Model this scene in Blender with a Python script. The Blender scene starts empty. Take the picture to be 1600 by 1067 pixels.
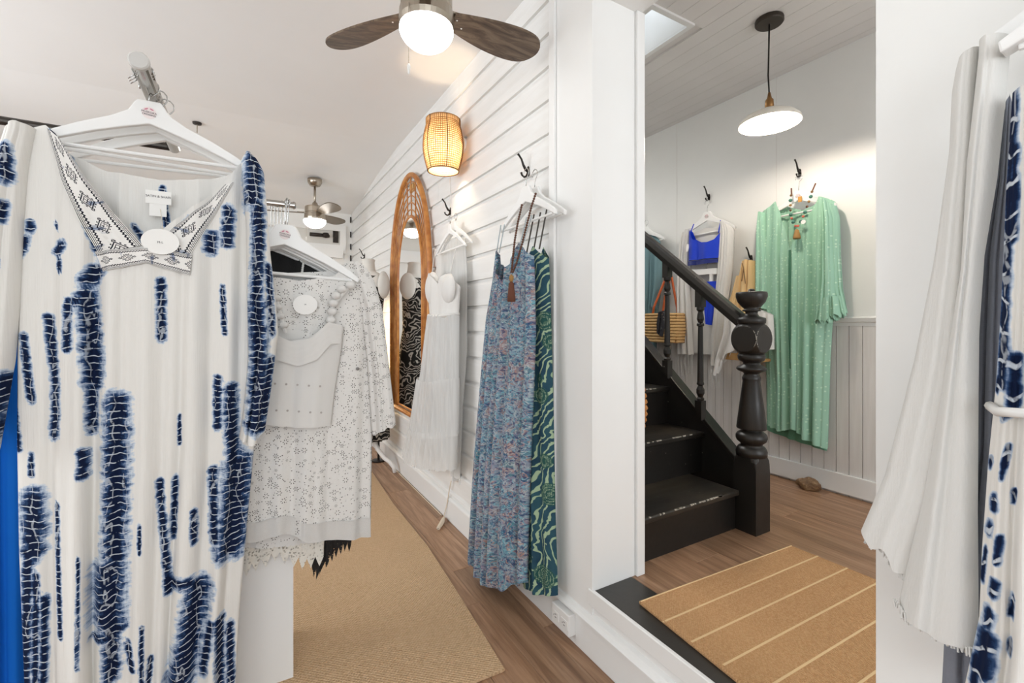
import bpy, bmesh, math, random
import numpy as np
from mathutils import Vector, Matrix

# ------------------------------------------------------------------ camera, world, light, exposure
sc = bpy.context.scene
C = sc.collection
H = 1.25                                   # eye height above the shop floor
F_PX, CX, HY = 710.0, 800.0, 505.0         # focal length in pixels, image centre, horizon row
TH = math.atan(415 / 710.0)                # the camera looks this far to the right of the wall direction (+Y)
ST, CT = math.sin(TH), math.cos(TH)
cam = bpy.data.cameras.new('camera'); cam_o = bpy.data.objects.new('camera', cam); C.objects.link(cam_o)
cam.sensor_width = 36; cam.lens = F_PX / 1600 * 36
cam.shift_y = (HY - 533.5) / 1600.0
cam.clip_start = 0.02
cam_o.location = (0, 0, H); cam_o.rotation_euler = (math.pi / 2, 0, -TH)
sc.camera = cam_o
sc.view_settings.view_transform = 'Standard'
sc.view_settings.look = 'None'
sc.view_settings.gamma = 1.0
sc.view_settings.use_curve_mapping = False
sc.view_settings.exposure = 0.0
sc.cycles.max_bounces = 8; sc.cycles.diffuse_bounces = 4; sc.cycles.glossy_bounces = 4
sc.cycles.transparent_max_bounces = 12
sc.cycles.sample_clamp_indirect = 6.0
sc.cycles.use_denoising = True

world = bpy.data.worlds.new('daylight'); sc.world = world; world.use_nodes = True
bg = world.node_tree.nodes['Background']
bg.inputs[0].default_value = (0.86, 0.93, 1.0, 1); bg.inputs[1].default_value = 2.2

def area(name, loc, rot, sx, sy, power, col=(1, 1, 1)):
    l = bpy.data.lights.new(name, 'AREA'); l.shape = 'RECTANGLE'; l.size = sx; l.size_y = sy
    l.energy = power; l.color = col
    o = bpy.data.objects.new(name, l); C.objects.link(o); o.location = loc; o.rotation_euler = rot
    return o
# added fill lights at unseen shop front, left wall, hall end and stairwell top
area('front_fill_light', (-0.85, -2.35, 1.65), (math.radians(118), 0, 0), 3.1, 1.9, 36, (0.99, 0.995, 1.0))
area('left_fill_light', (-2.95, 2.6, 1.7), (math.radians(90), 0, math.radians(-90)), 2.6, 1.5, 54, (0.99, 0.995, 1.0))
area('stairwell_fill_light', (1.76, 3.75, 3.18), (0, 0, 0), .75, 2.3, 46, (1.0, 0.985, 0.965))  # added to brighten the upper hall, no such source in view
area('hall_fill_light', (2.2, -1.75, 1.5), (math.radians(128), 0, 0), 1.1, 1.9, 20, (1.0, 0.99, 0.98))

# ------------------------------------------------------------------ rays and planes
def ray(x, y):
    u = (x - CX) / F_PX; v = (HY - y) / F_PX
    return (u * CT + ST, CT - u * ST, v)
class Plane:
    """vertical plane through (ox,oy); axis = horizontal direction that runs to the right, normal faces the viewer"""
    def __init__(s, ox, oy, ang):
        s.o = (ox, oy); s.ax = (math.cos(ang), math.sin(ang)); s.n = (math.sin(ang), -math.cos(ang)); s.ang = ang
    def px(s, x, y):
        r = ray(x, y)
        t = (s.n[0] * s.o[0] + s.n[1] * s.o[1]) / (s.n[0] * r[0] + s.n[1] * r[1])
        return ((t * r[0] - s.o[0]) * s.ax[0] + (t * r[1] - s.o[1]) * s.ax[1], t * r[2] + H)
    def w(s, a, z, off=0.0):
        return (s.o[0] + a * s.ax[0] + off * s.n[0], s.o[1] + a * s.ax[1] + off * s.n[1], z)
    def wp(s, x, y, off=0.0):
        a, z = s.px(x, y); return s.w(a, z, off)
def YP(y): return Plane(0, y, 0.0)                 # faces -Y, axis +X
def XP(x): return Plane(x, 0, -math.pi / 2)        # faces -X, axis -Y

# ------------------------------------------------------------------ mesh helpers
class MB:
    def __init__(s): s.v = []; s.f = []; s.uv = None
    def add(s, vs, fs):
        b = len(s.v); s.v += [tuple(p) for p in vs]; s.f += [tuple(b + i for i in f) for f in fs]; return s
    def box(s, x0, x1, y0, y1, z0, z1):
        return s.add([(x0, y0, z0), (x1, y0, z0), (x1, y1, z0), (x0, y1, z0), (x0, y0, z1), (x1, y0, z1), (x1, y1, z1), (x0, y1, z1)],
                     [(0, 3, 2, 1), (4, 5, 6, 7), (0, 1, 5, 4), (1, 2, 6, 5), (2, 3, 7, 6), (3, 0, 4, 7)])
    def tube(s, pts, r, n=8, cap=True, closed=False):
        pts = [Vector(p) for p in pts]; m = len(pts)
        rs = r if isinstance(r, (list, tuple)) else [r] * m
        vs = []; up = None
        for i, p in enumerate(pts):
            if closed: d = pts[(i + 1) % m] - pts[i - 1]
            else: d = pts[min(i + 1, m - 1)] - pts[max(i - 1, 0)]
            if d.length < 1e-9: d = Vector((0, 0, 1))
            d.normalize()
            if up is None:
                up = d.cross(Vector((0, 0, 1)));
                if up.length < 1e-3: up = d.cross(Vector((1, 0, 0)))
            up = up - d * up.dot(d); up.normalize(); w = d.cross(up)
            for k in range(n):
                a = 2 * math.pi * k / n
                vs.append(p + (up * math.cos(a) + w * math.sin(a)) * rs[i])
        fs = []
        for i in range(m if closed else m - 1):
            j = (i + 1) % m
            for k in range(n):
                k2 = (k + 1) % n
                fs.append((i * n + k, i * n + k2, j * n + k2, j * n + k))
        if cap and not closed:
            fs.append(tuple(range(n - 1, -1, -1))); fs.append(tuple((m - 1) * n + k for k in range(n)))
        return s.add(vs, fs)
    def lathe(s, prof, c=(0, 0, 0), n=24, axis='z', cap=True):
        vs = []
        for r, h in prof:
            for k in range(n):
                a = 2 * math.pi * k / n; x, y = r * math.cos(a), r * math.sin(a)
                p = (x, y, h) if axis == 'z' else ((h, x, y) if axis == 'x' else (x, h, y))
                vs.append((p[0] + c[0], p[1] + c[1], p[2] + c[2]))
        fs = []
        for i in range(len(prof) - 1):
            for k in range(n):
                k2 = (k + 1) % n; fs.append((i * n + k, i * n + k2, (i + 1) * n + k2, (i + 1) * n + k))
        if cap:
            fs.append(tuple(range(n - 1, -1, -1))); fs.append(tuple((len(prof) - 1) * n + k for k in range(n)))
        return s.add(vs, fs)
    def prism(s, poly, f0, f1):
        """poly: 2-D points; f0/f1 turn a 2-D point into the front and back 3-D points"""
        n = len(poly); vs = [f0(*p) for p in poly] + [f1(*p) for p in poly]
        return s.add(vs, [tuple(range(n)), tuple(range(2 * n - 1, n - 1, -1))] + [((i + 1) % n, i, n + i, n + (i + 1) % n) for i in range(n)])
    def mesh(s, name):
        me = bpy.data.meshes.new(name); me.from_pydata(s.v, [], s.f)
        if s.uv is not None:
            lay = me.uv_layers.new(name='UVMap')
            idx = np.empty(len(me.loops), dtype=np.int32); me.loops.foreach_get('vertex_index', idx)
            lay.data.foreach_set('uv', np.asarray(s.uv, dtype=np.float32)[idx].ravel())
        bm = bmesh.new(); bm.from_mesh(me); bmesh.ops.recalc_face_normals(bm, faces=bm.faces); bm.to_mesh(me); bm.free()
        return me
def link(name, me, mat, parent=None, loc=None, smooth=False):
    o = bpy.data.objects.new(name, me); C.objects.link(o)
    if mat is not None and len(me.materials) == 0: me.materials.append(mat)
    if smooth: me.polygons.foreach_set('use_smooth', [True] * len(me.polygons))
    if parent is not None: o.parent = parent
    if loc is not None: o.location = loc
    return o
def wloc(o):
    p = Vector(o.location)
    while o.parent is not None: o = o.parent; p += Vector(o.location)
    return p
def obj(name, mb, mat, parent=None, smooth=False, base=None, bevel=0.0, loc=None):
    """mesh given in world coordinates (or in local ones when loc is given)"""
    if loc is None:
        if parent is not None: off = wloc(parent)
        elif base is not None: off = Vector(base)
        else:
            a = np.array(mb.v); lo, hi = a.min(0), a.max(0)
            off = Vector(((lo[0] + hi[0]) / 2, (lo[1] + hi[1]) / 2, lo[2]))
        mb.v = [(p[0] - off[0], p[1] - off[1], p[2] - off[2]) for p in mb.v]
        loc = off if parent is None else None
    o = link(name, mb.mesh(name), mat, parent, loc, smooth)
    if bevel:
        b = o.modifiers.new('bevel', 'BEVEL'); b.width = bevel; b.segments = 2; b.limit_method = 'ANGLE'
    return o
def tag(o, label, cat, group=None):
    o['label'] = label; o['category'] = cat
    if group: o['group'] = group
    return o
def thing(name, label, cat, loc=(0, 0, 0), group=None, rz=0.0):
    o = bpy.data.objects.new(name, None); C.objects.link(o); o.location = loc; o.rotation_euler = (0, 0, rz)
    o.empty_display_size = 0.05
    return tag(o, label, cat, group)
def struct(name, mb, mat, parent=None, **k):
    o = obj(name, mb, mat, parent, **k)
    if parent is None: o['kind'] = 'structure'
    return o
def copy_tree(o, parent=None):
    c = o.copy(); C.objects.link(c)
    if parent is not None: c.parent = parent
    for ch in list(o.children): copy_tree(ch, c)
    return c
def text_mesh(s, size, name):
    cu = bpy.data.curves.new('lettering', 'FONT'); cu.body = s; cu.size = size; cu.align_x = 'CENTER'; cu.align_y = 'CENTER'; cu.extrude = 0.0002
    t = bpy.data.objects.new('lettering', cu); C.objects.link(t)
    me = bpy.data.meshes.new_from_object(t); bpy.data.objects.remove(t); me.name = name; me.materials.clear()
    return me

# ------------------------------------------------------------------ materials
class NT:
    def __init__(s, nt): s.nt = nt
    def n(s, t, props=None, **inp):
        nd = s.nt.nodes.new(t)
        for k, v in (props or {}).items(): setattr(nd, k, v)
        for k, v in inp.items():
            sk = nd.inputs[int(k[1:])] if k[0] == 'i' and k[1:].isdigit() else nd.inputs[k.replace('_', ' ')]
            if hasattr(v, 'is_output'): s.nt.links.new(v, sk)
            else: sk.default_value = v
        return nd
    def math(s, op, a, b=0.0, c=0.0):
        return s.n('ShaderNodeMath', {'operation': op}, i0=a, i1=b, i2=c).outputs[0]
    def mix(s, fac, a, b):
        nd = s.n('ShaderNodeMix', {'data_type': 'RGBA'})
        for sk, v in ((nd.inputs[0], fac), (nd.inputs[6], a), (nd.inputs[7], b)):
            if hasattr(v, 'is_output'): s.nt.links.new(v, sk)
            else: sk.default_value = v if not isinstance(v, tuple) else (*v[:3], 1)
        return nd.outputs[2]
    def step(s, v, lo, hi, o0=0.0, o1=1.0):
        return s.n('ShaderNodeMapRange', {'interpolation_type': 'SMOOTHSTEP'}, i0=v, i1=lo, i2=hi, i3=o0, i4=o1).outputs[0]
    def coords(s, kind='Object', scale=(1, 1, 1), loc=(0, 0, 0), rot=(0, 0, 0)):
        tc = s.n('ShaderNodeTexCoord')
        return s.n('ShaderNodeMapping', None, i0=tc.outputs[kind], i1=loc, i2=rot, i3=scale).outputs[0]
    def noise(s, vec, scale=5.0, detail=3.0, rough=.5, dist=0.0):
        return s.n('ShaderNodeTexNoise', None, Vector=vec, Scale=scale, Detail=detail, Roughness=rough, Distortion=dist).outputs[0]
    def vor(s, vec, scale, feature='F1', rnd=1.0):
        return s.n('ShaderNodeTexVoronoi', {'feature': feature}, Vector=vec, Scale=scale, Randomness=rnd)
    def ramp(s, fac, stops):
        nd = s.n('ShaderNodeValToRGB', None, Fac=fac); e = nd.color_ramp.elements
        while len(e) < len(stops): e.new(0.5)
        for el, (p, c) in zip(e, stops): el.position = p; el.color = (*c, 1)
        return nd.outputs[0]
    def bump(s, h, strength=.3, dist=.01, normal=None):
        k = dict(Strength=strength, Distance=dist, Height=h)
        if normal is not None: k['Normal'] = normal
        return s.n('ShaderNodeBump', None, **k).outputs[0]
def srgb(r, g, b):
    f = lambda c: (c / 255 / 12.92) if c <= 10 else ((c / 255 + .055) / 1.055) ** 2.4
    return (f(r), f(g), f(b))
MATS = {}
def M(name, col=(.8, .8, .8), rough=.5, metal=0.0, fn=None, spec=0.5):
    if name in MATS: return MATS[name]
    m = bpy.data.materials.new(name); m.use_nodes = True; nt = m.node_tree
    b = nt.nodes['Principled BSDF']
    b.inputs['Base Color'].default_value = (*col, 1); b.inputs['Roughness'].default_value = rough; b.inputs['Metallic'].default_value = metal
    b.inputs['Specular IOR Level'].default_value = spec
    if fn: fn(NT(nt), b, nt)
    MATS[name] = m
    return m
def setc(nt, b, c): nt.links.new(c, b.inputs['Base Color'])
def setn(nt, b, c): nt.links.new(c, b.inputs['Normal'])
def paint(col, amt=.04, bscale=60, bstr=.08):
    def fn(t, b, nt):
        v = t.coords(); n = t.noise(v, 3.0, 4)
        setc(nt, b, t.mix(t.step(n, .3, .7), tuple(c * (1 - amt) for c in col), tuple(min(1, c * (1 + amt)) for c in col)))
        setn(nt, b, t.bump(t.noise(v, bscale, 3), bstr, .004))
    return fn
WHITE = srgb(236, 236, 233)
white_wall = M('white_wall_paint', WHITE, .45, fn=paint(WHITE, .015))
white_trim = M('white_trim_gloss', srgb(238, 238, 236), .28, fn=paint(srgb(238, 238, 236), .012, 30, .05))
def plankfn(t, b, nt):
    v = t.coords(scale=(1, 1, 9)); n = t.noise(v, 2.5, 5, .6, .4)
    setc(nt, b, t.mix(t.step(n, .35, .75), srgb(232, 231, 228), srgb(240, 240, 238)))
    setn(nt, b, t.bump(t.noise(t.coords(scale=(1, 3, 40)), 2.0, 5, .6, .6), .10, .006))
white_plank = M('white_painted_plank', srgb(238, 238, 236), .4, fn=plankfn)
def boardfn(t, b, nt):
    v = t.coords(scale=(30, 30, 2)); n = t.noise(v, 1.5, 4)
    r = t.n('ShaderNodeObjectInfo').outputs['Random']
    c = t.mix(t.step(n, .3, .75), srgb(224, 221, 217), srgb(232, 230, 227))
    kn = t.step(t.vor(t.coords(scale=(1, 5, 2.2), loc=(0, 0, 0)), 1.0).outputs['Distance'], .05, .075)
    setc(nt, b, t.mix(t.math('MULTIPLY_ADD', kn, .5, .5), srgb(196, 190, 184), c))
    setn(nt, b, t.bump(n, .12, .004))
wainscot_board = M('white_beadboard', srgb(228, 226, 222), .45, fn=boardfn)
ceil_mat = M('ceiling_white', srgb(243, 243, 242), .6, fn=paint(srgb(243, 243, 242), .008, 40, .05))
hall_ceil_mat = M('hall_ceiling_board', srgb(226, 223, 220), .55, fn=paint(srgb(226, 223, 220), .02, 30, .06))
def floorfn(t, b, nt):
    r = t.n('ShaderNodeObjectInfo').outputs['Random']
    tc = t.n('ShaderNodeTexCoord').outputs['Object']
    off = t.n('ShaderNodeCombineXYZ', None, i0=t.math('MULTIPLY', r, 13.0), i1=t.math('MULTIPLY', r, 37.0), i2=0.0).outputs[0]
    v = t.n('ShaderNodeVectorMath', {'operation': 'ADD'}, i0=tc, i1=off).outputs[0]
    v2 = t.n('ShaderNodeMapping', None, i0=v, i3=(16, 1.1, 1)).outputs[0]
    n1 = t.noise(v2, 1.3, 6, .62, 1.2)
    v3 = t.n('ShaderNodeMapping', None, i0=v, i3=(110, 5, 1)).outputs[0]
    n2 = t.noise(v3, 1.0, 3, .6)
    c = t.ramp(n1, [(.25, srgb(124, 92, 69)), (.42, srgb(154, 118, 90)), (.55, srgb(174, 137, 107)), (.75, srgb(194, 158, 128))])
    c = t.mix(t.step(n2, .45, .72, 0, .45), c, srgb(122, 90, 68))
    c2 = t.n('ShaderNodeHueSaturation', None, i0=.5, i1=1.0, i2=t.math('MULTIPLY_ADD', r, .3, .78), i4=c).outputs[0]
    setc(nt, b, c2); setn(nt, b, t.bump(n2, .06, .002))
    nt.links.new(t.math('MULTIPLY_ADD', n2, .15, .33), b.inputs['Roughness'])
wood_floor = M('brown_vinyl_plank', srgb(140, 105, 80), .4, fn=floorfn)
floor_gap = M('floor_joint', srgb(58, 42, 33), .8)
def jutefn(cols, sc_, stripes=None):
    def fn(t, b, nt):
        v = t.coords(); sep = t.n('ShaderNodeSeparateXYZ', None, i0=v)
        wx = t.math('SINE', t.math('MULTIPLY', sep.outputs[0], sc_)); wy = t.math('SINE', t.math('MULTIPLY', sep.outputs[1], sc_ * 1.1))
        w = t.math('MULTIPLY', wx, wy)
        n = t.noise(v, 180, 2); big = t.noise(v, 1.6, 3); st = t.vor(v, 7.0).outputs['Distance']
        c = t.mix(t.step(n, .3, .7), cols[0], cols[1])
        c = t.mix(t.step(big, .3, .75, 0, .35), c, cols[2])
        c = t.mix(t.step(w, .1, .9, 0, .3), c, cols[3])
        c = t.mix(t.step(st, .02, .035, .55, 0), c, srgb(110, 82, 52))
        setc(nt, b, c)
        setn(nt, b, t.bump(t.math('ADD', w, n), .55, .006))
    return fn
jute = M('shop_jute', srgb(190, 152, 108), .95, fn=jutefn([srgb(204, 170, 132), srgb(222, 190, 154), srgb(212, 180, 144), srgb(166, 130, 94)], 420), spec=.1)
coir = M('coir_mat', srgb(186, 142, 92), .95, fn=jutefn([srgb(192, 146, 102), srgb(210, 168, 124), srgb(200, 158, 114), srgb(170, 124, 84)], 700), spec=.1)
coir_stripe = M('pale_stripe_yarn', srgb(222, 192, 148), .95, spec=.1)
def blackfn(t, b, nt):
    v = t.coords(); n = t.noise(v, 30, 4); big = t.noise(v, 2.5, 3)
    c = t.mix(t.step(big, .35, .7), srgb(24, 22, 20), srgb(33, 30, 27))
    spk = t.step(t.noise(v, 70, 1), .80, .83)
    c = t.mix(spk, c, srgb(176, 170, 160))
    setc(nt, b, c); setn(nt, b, t.bump(n, .12, .004))
    nt.links.new(t.math('MULTIPLY_ADD', n, .2, .28), b.inputs['Roughness'])
black_paint = M('worn_black_paint', srgb(36, 33, 30), .36, fn=blackfn)
def treadfn(t, b, nt):
    v = t.coords(scale=(1, 6, 1)); n = t.noise(v, 4, 5, .6); big = t.noise(t.coords(), 3.2, 3)
    c = t.mix(t.step(big, .35, .68), srgb(30, 28, 25), srgb(62, 55, 45))
    spk = t.step(t.noise(t.coords(), 70, 1), .79, .82)
    setc(nt, b, t.mix(spk, c, srgb(170, 164, 152))); setn(nt, b, t.bump(n, .15, .004))
    nt.links.new(t.math('MULTIPLY_ADD', n, .25, .3), b.inputs['Roughness'])
black_tread = M('scuffed_black_tread', srgb(48, 44, 38), .42, fn=treadfn)
chip_white = M('chipped_bare_edge', srgb(186, 180, 168), .7)
chrome = M('chrome', srgb(168, 165, 160), .14, 1.0)
nickel = M('brushed_nickel', srgb(176, 166, 152), .28, 1.0)
iron = M('black_iron', srgb(38, 33, 30), .42, .4)
hanger_white = M('white_hanger_lacquer', srgb(240, 240, 238), .3)
clear_hook = M('steel_wire', srgb(190, 190, 188), .2, 1.0)
def emit(name, col, st):
    def fn(t, b, nt):
        b.inputs['Emission Color'].default_value = (*col, 1); b.inputs['Emission Strength'].default_value = st
    return M(name, col, .4, fn=fn)
globe_mat = emit('lit_fan_globe', (1.0, .97, .92), 11.5)
pend_bulb = emit('lit_pendant_bulb', (1.0, .87, .74), 480.0)
warm_bulb = emit('lit_warm_bulb', (1.0, .78, .52), 210.0)
lamp_tube = emit('lit_lamp_tube', (1.0, .68, .34), 22.0)
def bladefn(t, b, nt):
    v = t.coords(scale=(2, 9, 1)); n = t.noise(v, 2.2, 5, .6, 2.2)
    setc(nt, b, t.ramp(n, [(.3, srgb(62, 48, 38)), (.48, srgb(92, 74, 58)), (.6, srgb(116, 98, 80)), (.75, srgb(84, 66, 52))]))
blade_wood = M('dark_walnut_blade', srgb(90, 72, 56), .38, fn=bladefn)
blade_grey = M('bronze_grey_blade', srgb(112, 100, 84), .35, .2)
def rattanfn(c0, c1):
    def fn(t, b, nt):
        n = t.noise(t.coords(), 14, 4); setc(nt, b, t.mix(t.step(n, .3, .7), c0, c1))
        setn(nt, b, t.bump(t.noise(t.coords(), 90, 2), .15, .003))
    return fn
rattan = M('honey_rattan', srgb(190, 122, 56), .4, fn=rattanfn(srgb(168, 100, 42), srgb(206, 142, 72)))
rattan_lamp = M('pale_rattan_strand', srgb(214, 176, 118), .6, fn=rattanfn(srgb(150, 106, 58), srgb(190, 146, 92)))
rattan_dark = M('dark_rattan_rim', srgb(110, 76, 42), .6)
mirror_glass = M('mirror_silver', (.86, .87, .87), .02, 1.0)
# ------------------------------------------------------------------ fabrics (UV in metres on the cloth)
def crinkle(t, sx=170, sy=9, st=.35):
    return t.bump(t.noise(t.coords('UV', scale=(sx, sy, 1)), 1.0, 3, .6), st, .003)
def plainfab(col, sx=170, sy=9, st=.3, sheer=0.0, trans=0.0, var=.05):
    def fn(t, b, nt):
        n = t.noise(t.coords('UV', scale=(8, 3, 1)), 1.0, 3)
        setc(nt, b, t.mix(n, tuple(c * (1 - var) for c in col), tuple(min(1, c * (1 + var)) for c in col)))
        setn(nt, b, crinkle(t, sx, sy, st))
        out = nt.nodes['Material Output']; sh = b.outputs[0]
        if trans:
            tr = t.n('ShaderNodeBsdfTranslucent', None, Color=(*col, 1)); mx = t.n('ShaderNodeMixShader', None, i0=trans, i1=sh, i2=tr.outputs[0]); sh = mx.outputs[0]
        if sheer:
            tp = t.n('ShaderNodeBsdfTransparent'); wv = t.noise(t.coords('UV', scale=(60, 3, 1)), 1.0, 3)
            mx = t.n('ShaderNodeMixShader', None, i0=t.math('MULTIPLY_ADD', wv, .3, sheer - .15), i1=sh, i2=tp.outputs[0]); sh = mx.outputs[0]
        nt.links.new(sh, out.inputs[0])
    return fn
OFFW = srgb(234, 232, 226)
gauze = M('white_gauze', OFFW, .9, fn=plainfab(srgb(230, 229, 225), 420, 60, .35, trans=.12), spec=.15)
white_cotton = M('white_cotton', OFFW, .9, fn=plainfab(srgb(228, 226, 222), 120, 12, .2, trans=.1), spec=.15)
tulle = M('white_tulle', OFFW, .9, fn=plainfab(srgb(232, 232, 230), 260, 3, .5, sheer=.34, trans=.15), spec=.1)
sheer_white = M('sheer_white_chiffon', OFFW, .9, fn=plainfab(srgb(238, 237, 234), 200, 3, .3, sheer=.45, trans=.1), spec=.1)
blue_cloth = M('bright_blue_cloth', srgb(16, 110, 205), .8, fn=plainfab(srgb(14, 104, 200), 90, 4, .3), spec=.2)
teal_cloth = M('dusty_teal_cloth', srgb(110, 140, 146), .85, fn=plainfab(srgb(112, 142, 148), 130, 5, .4, var=.12), spec=.2)
bikini_blue = M('cobalt_swim_fabric', srgb(20, 62, 200), .5, fn=plainfab(srgb(18, 58, 196), 60, 20, .15), spec=.4)
tan_cloth = M('tan_cloth', srgb(224, 190, 140), .85, fn=plainfab(srgb(224, 192, 142), 90, 6, .4), spec=.15)
black_lace = M('black_lace', srgb(20, 19, 19), .8)
def lacefn(col, hole, scale, hs=.16):
    def fn(t, b, nt):
        d = t.vor(t.coords('UV'), scale).outputs['Distance']; h = t.step(d, hs, hs + .08, 1, 0)
        setc(nt, b, t.mix(h, col, hole)); setn(nt, b, t.bump(d, .5, .003))
        tp = t.n('ShaderNodeBsdfTransparent'); mx = t.n('ShaderNodeMixShader', None, i0=t.math('MULTIPLY', h, .8), i1=b.outputs[0], i2=tp.outputs[0])
        nt.links.new(mx.outputs[0], nt.nodes['Material Output'].inputs[0])
    return fn
cream_lace = M('cream_lace', srgb(226, 220, 206), .9, fn=lacefn(srgb(230, 226, 216), srgb(150, 140, 122), 110, .22))
black_lace = M('black_crochet_lace', srgb(22, 21, 21), .8, fn=lacefn(srgb(20, 19, 19), srgb(90, 74, 58), 130, .2))
def eyeletfn(t, b, nt):
    uv = t.coords('UV')
    cell = t.vor(uv, 38.0, rnd=.6); rel = t.n('ShaderNodeVectorMath', {'operation': 'SUBTRACT'}, i0=t.n('ShaderNodeVectorMath', {'operation': 'SCALE'}, i0=uv, Scale=1.0).outputs[0], i1=cell.outputs['Position']).outputs[0]
    # rings of small holes about each cell centre: little flowers
    sp = t.n('ShaderNodeSeparateXYZ', None, i0=rel)
    ang = t.math('ARCTAN2', sp.outputs[1], sp.outputs[0])
    pet = t.math('COSINE', t.math('MULTIPLY', ang, 6.0))
    r = t.math('MULTIPLY', cell.outputs['Distance'], 1.0)
    ring = t.math('ABSOLUTE', t.math('SUBTRACT', r, .26))
    hole = t.math('MULTIPLY', t.step(ring, .06, .11, 1, 0), t.step(pet, .3, .65))
    sm = t.step(t.vor(uv, 120.0, rnd=.8).outputs['Distance'], .17, .27, 1, 0)
    sm = t.math('MULTIPLY', sm, t.step(r, .40, .46))
    h = t.math('MAXIMUM', hole, sm)
    setc(nt, b, t.mix(h, srgb(226, 224, 220), srgb(104, 99, 94)))
    setn(nt, b, t.bump(t.math('SUBTRACT', t.noise(uv, 160, 2), h), .35, .003))
eyelet = M('white_eyelet_cotton', OFFW, .9, fn=eyeletfn, spec=.1)
NAVY = srgb(24, 44, 88)
def tiedye(cloth, scale=1.0, big=False):
    def fn(t, b, nt):
        m = t.n('ShaderNodeAttribute', {'attribute_name': 'dye'}).outputs['Fac']
        uv = t.coords('UV')
        n = t.noise(t.coords('UV', scale=(34 * scale, 62 * scale, 1)), 1.0, 4, .65); n2 = t.noise(t.coords('UV', scale=(170, 34, 1)), 1.0, 3, .6)
        d = t.math('ADD', m, t.math('MULTIPLY', t.math('SUBTRACT', n, .5), 1.15)); d = t.math('ADD', d, t.math('MULTIPLY', t.math('SUBTRACT', n2, .5), .35))
        d = t.math('MULTIPLY', d, t.step(m, .02, .25)); fac = t.step(d, .28, .62)
        wob = t.noise(t.coords('UV', scale=(26, 9, 1)), 1.0, 2)
        su = t.n('ShaderNodeSeparateXYZ', None, i0=uv)
        ph = t.math('ADD', t.math('MULTIPLY', su.outputs[1], 340.0 * scale), t.math('MULTIPLY', wob, 10.0))
        ln = t.step(t.math('COSINE', ph), .86, .97)
        ph2 = t.math('ADD', t.math('MULTIPLY', su.outputs[0], 170.0 * scale), t.math('MULTIPLY', wob, 16.0))
        ln2 = t.math('MULTIPLY', t.step(t.math('COSINE', ph2), .93, .99), .55)
        brk = t.step(t.noise(t.coords('UV', scale=(90, 60, 1)), 1.0, 2), .36, .5)
        lines = t.math('MULTIPLY', t.math('MAXIMUM', ln, ln2), brk)
        navy = t.mix(t.step(d, .42, .82), srgb(58, 90, 136), srgb(18, 30, 58))
        halo = t.mix(t.step(d, .16, .36, 0, .75), cloth, srgb(178, 198, 220))
        c = t.mix(fac, halo, navy)
        c = t.mix(t.math('MULTIPLY', lines, t.math('MULTIPLY', fac, .85)), c, srgb(214, 222, 230))
        setc(nt, b, c); setn(nt, b, crinkle(t, 260, 7, .45))
    return fn
tie_dye = M('indigo_tie_dye_crinkle', OFFW, .9, fn=tiedye(srgb(229, 227, 222)), spec=.12)
tie_dye_big = M('indigo_bold_tie_dye', OFFW, .9, fn=tiedye(srgb(229, 227, 222), .42), spec=.12)
def paisleyfn(t, b, nt):
    uv = t.coords('UV')
    w = t.n('ShaderNodeTexNoise', None, Vector=uv, Scale=9.0, Detail=4.0).outputs['Color']
    v = t.n('ShaderNodeMix', {'data_type': 'VECTOR'}); nt.links.new(uv, v.inputs[4]); nt.links.new(w, v.inputs[5]); v.inputs[0].default_value = .12
    v = v.outputs[1]
    c1 = t.vor(v, 26.0); c2 = t.vor(v, 95.0); r = t.math('SINE', t.math('MULTIPLY', c1.outputs['Distance'], 34.0))
    k = t.n('ShaderNodeSeparateColor', None, i0=c1.outputs['Color']); k2 = t.n('ShaderNodeSeparateColor', None, i0=c2.outputs['Color'])
    base = t.ramp(k.outputs[0], [(.0, srgb(66, 98, 126)), (.3, srgb(116, 154, 168)), (.55, srgb(140, 146, 160)), (.75, srgb(84, 130, 142)), (.95, srgb(150, 130, 132))])
    fine = t.ramp(k2.outputs[1], [(.1, srgb(170, 182, 186)), (.3, srgb(66, 94, 132)), (.5, srgb(176, 136, 120)), (.72, srgb(136, 124, 150)), (.9, srgb(120, 176, 190))])
    c = t.mix(t.step(r, -.1, .25, 0, .8), base, fine)
    ln = t.step(t.vor(v, 44.0, 'DISTANCE_TO_EDGE').outputs['Distance'], .02, .06, .45, 0)
    c = t.mix(ln, c, srgb(196, 200, 198))
    dk = t.step(t.noise(uv, 90, 3), .52, .62, 0, .75); c = t.mix(dk, c, srgb(52, 66, 104))
    setc(nt, b, c); setn(nt, b, crinkle(t, 150, 6, .25))
paisley = M('blue_paisley_print', srgb(120, 140, 160), .85, fn=paisleyfn, spec=.15)
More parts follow.
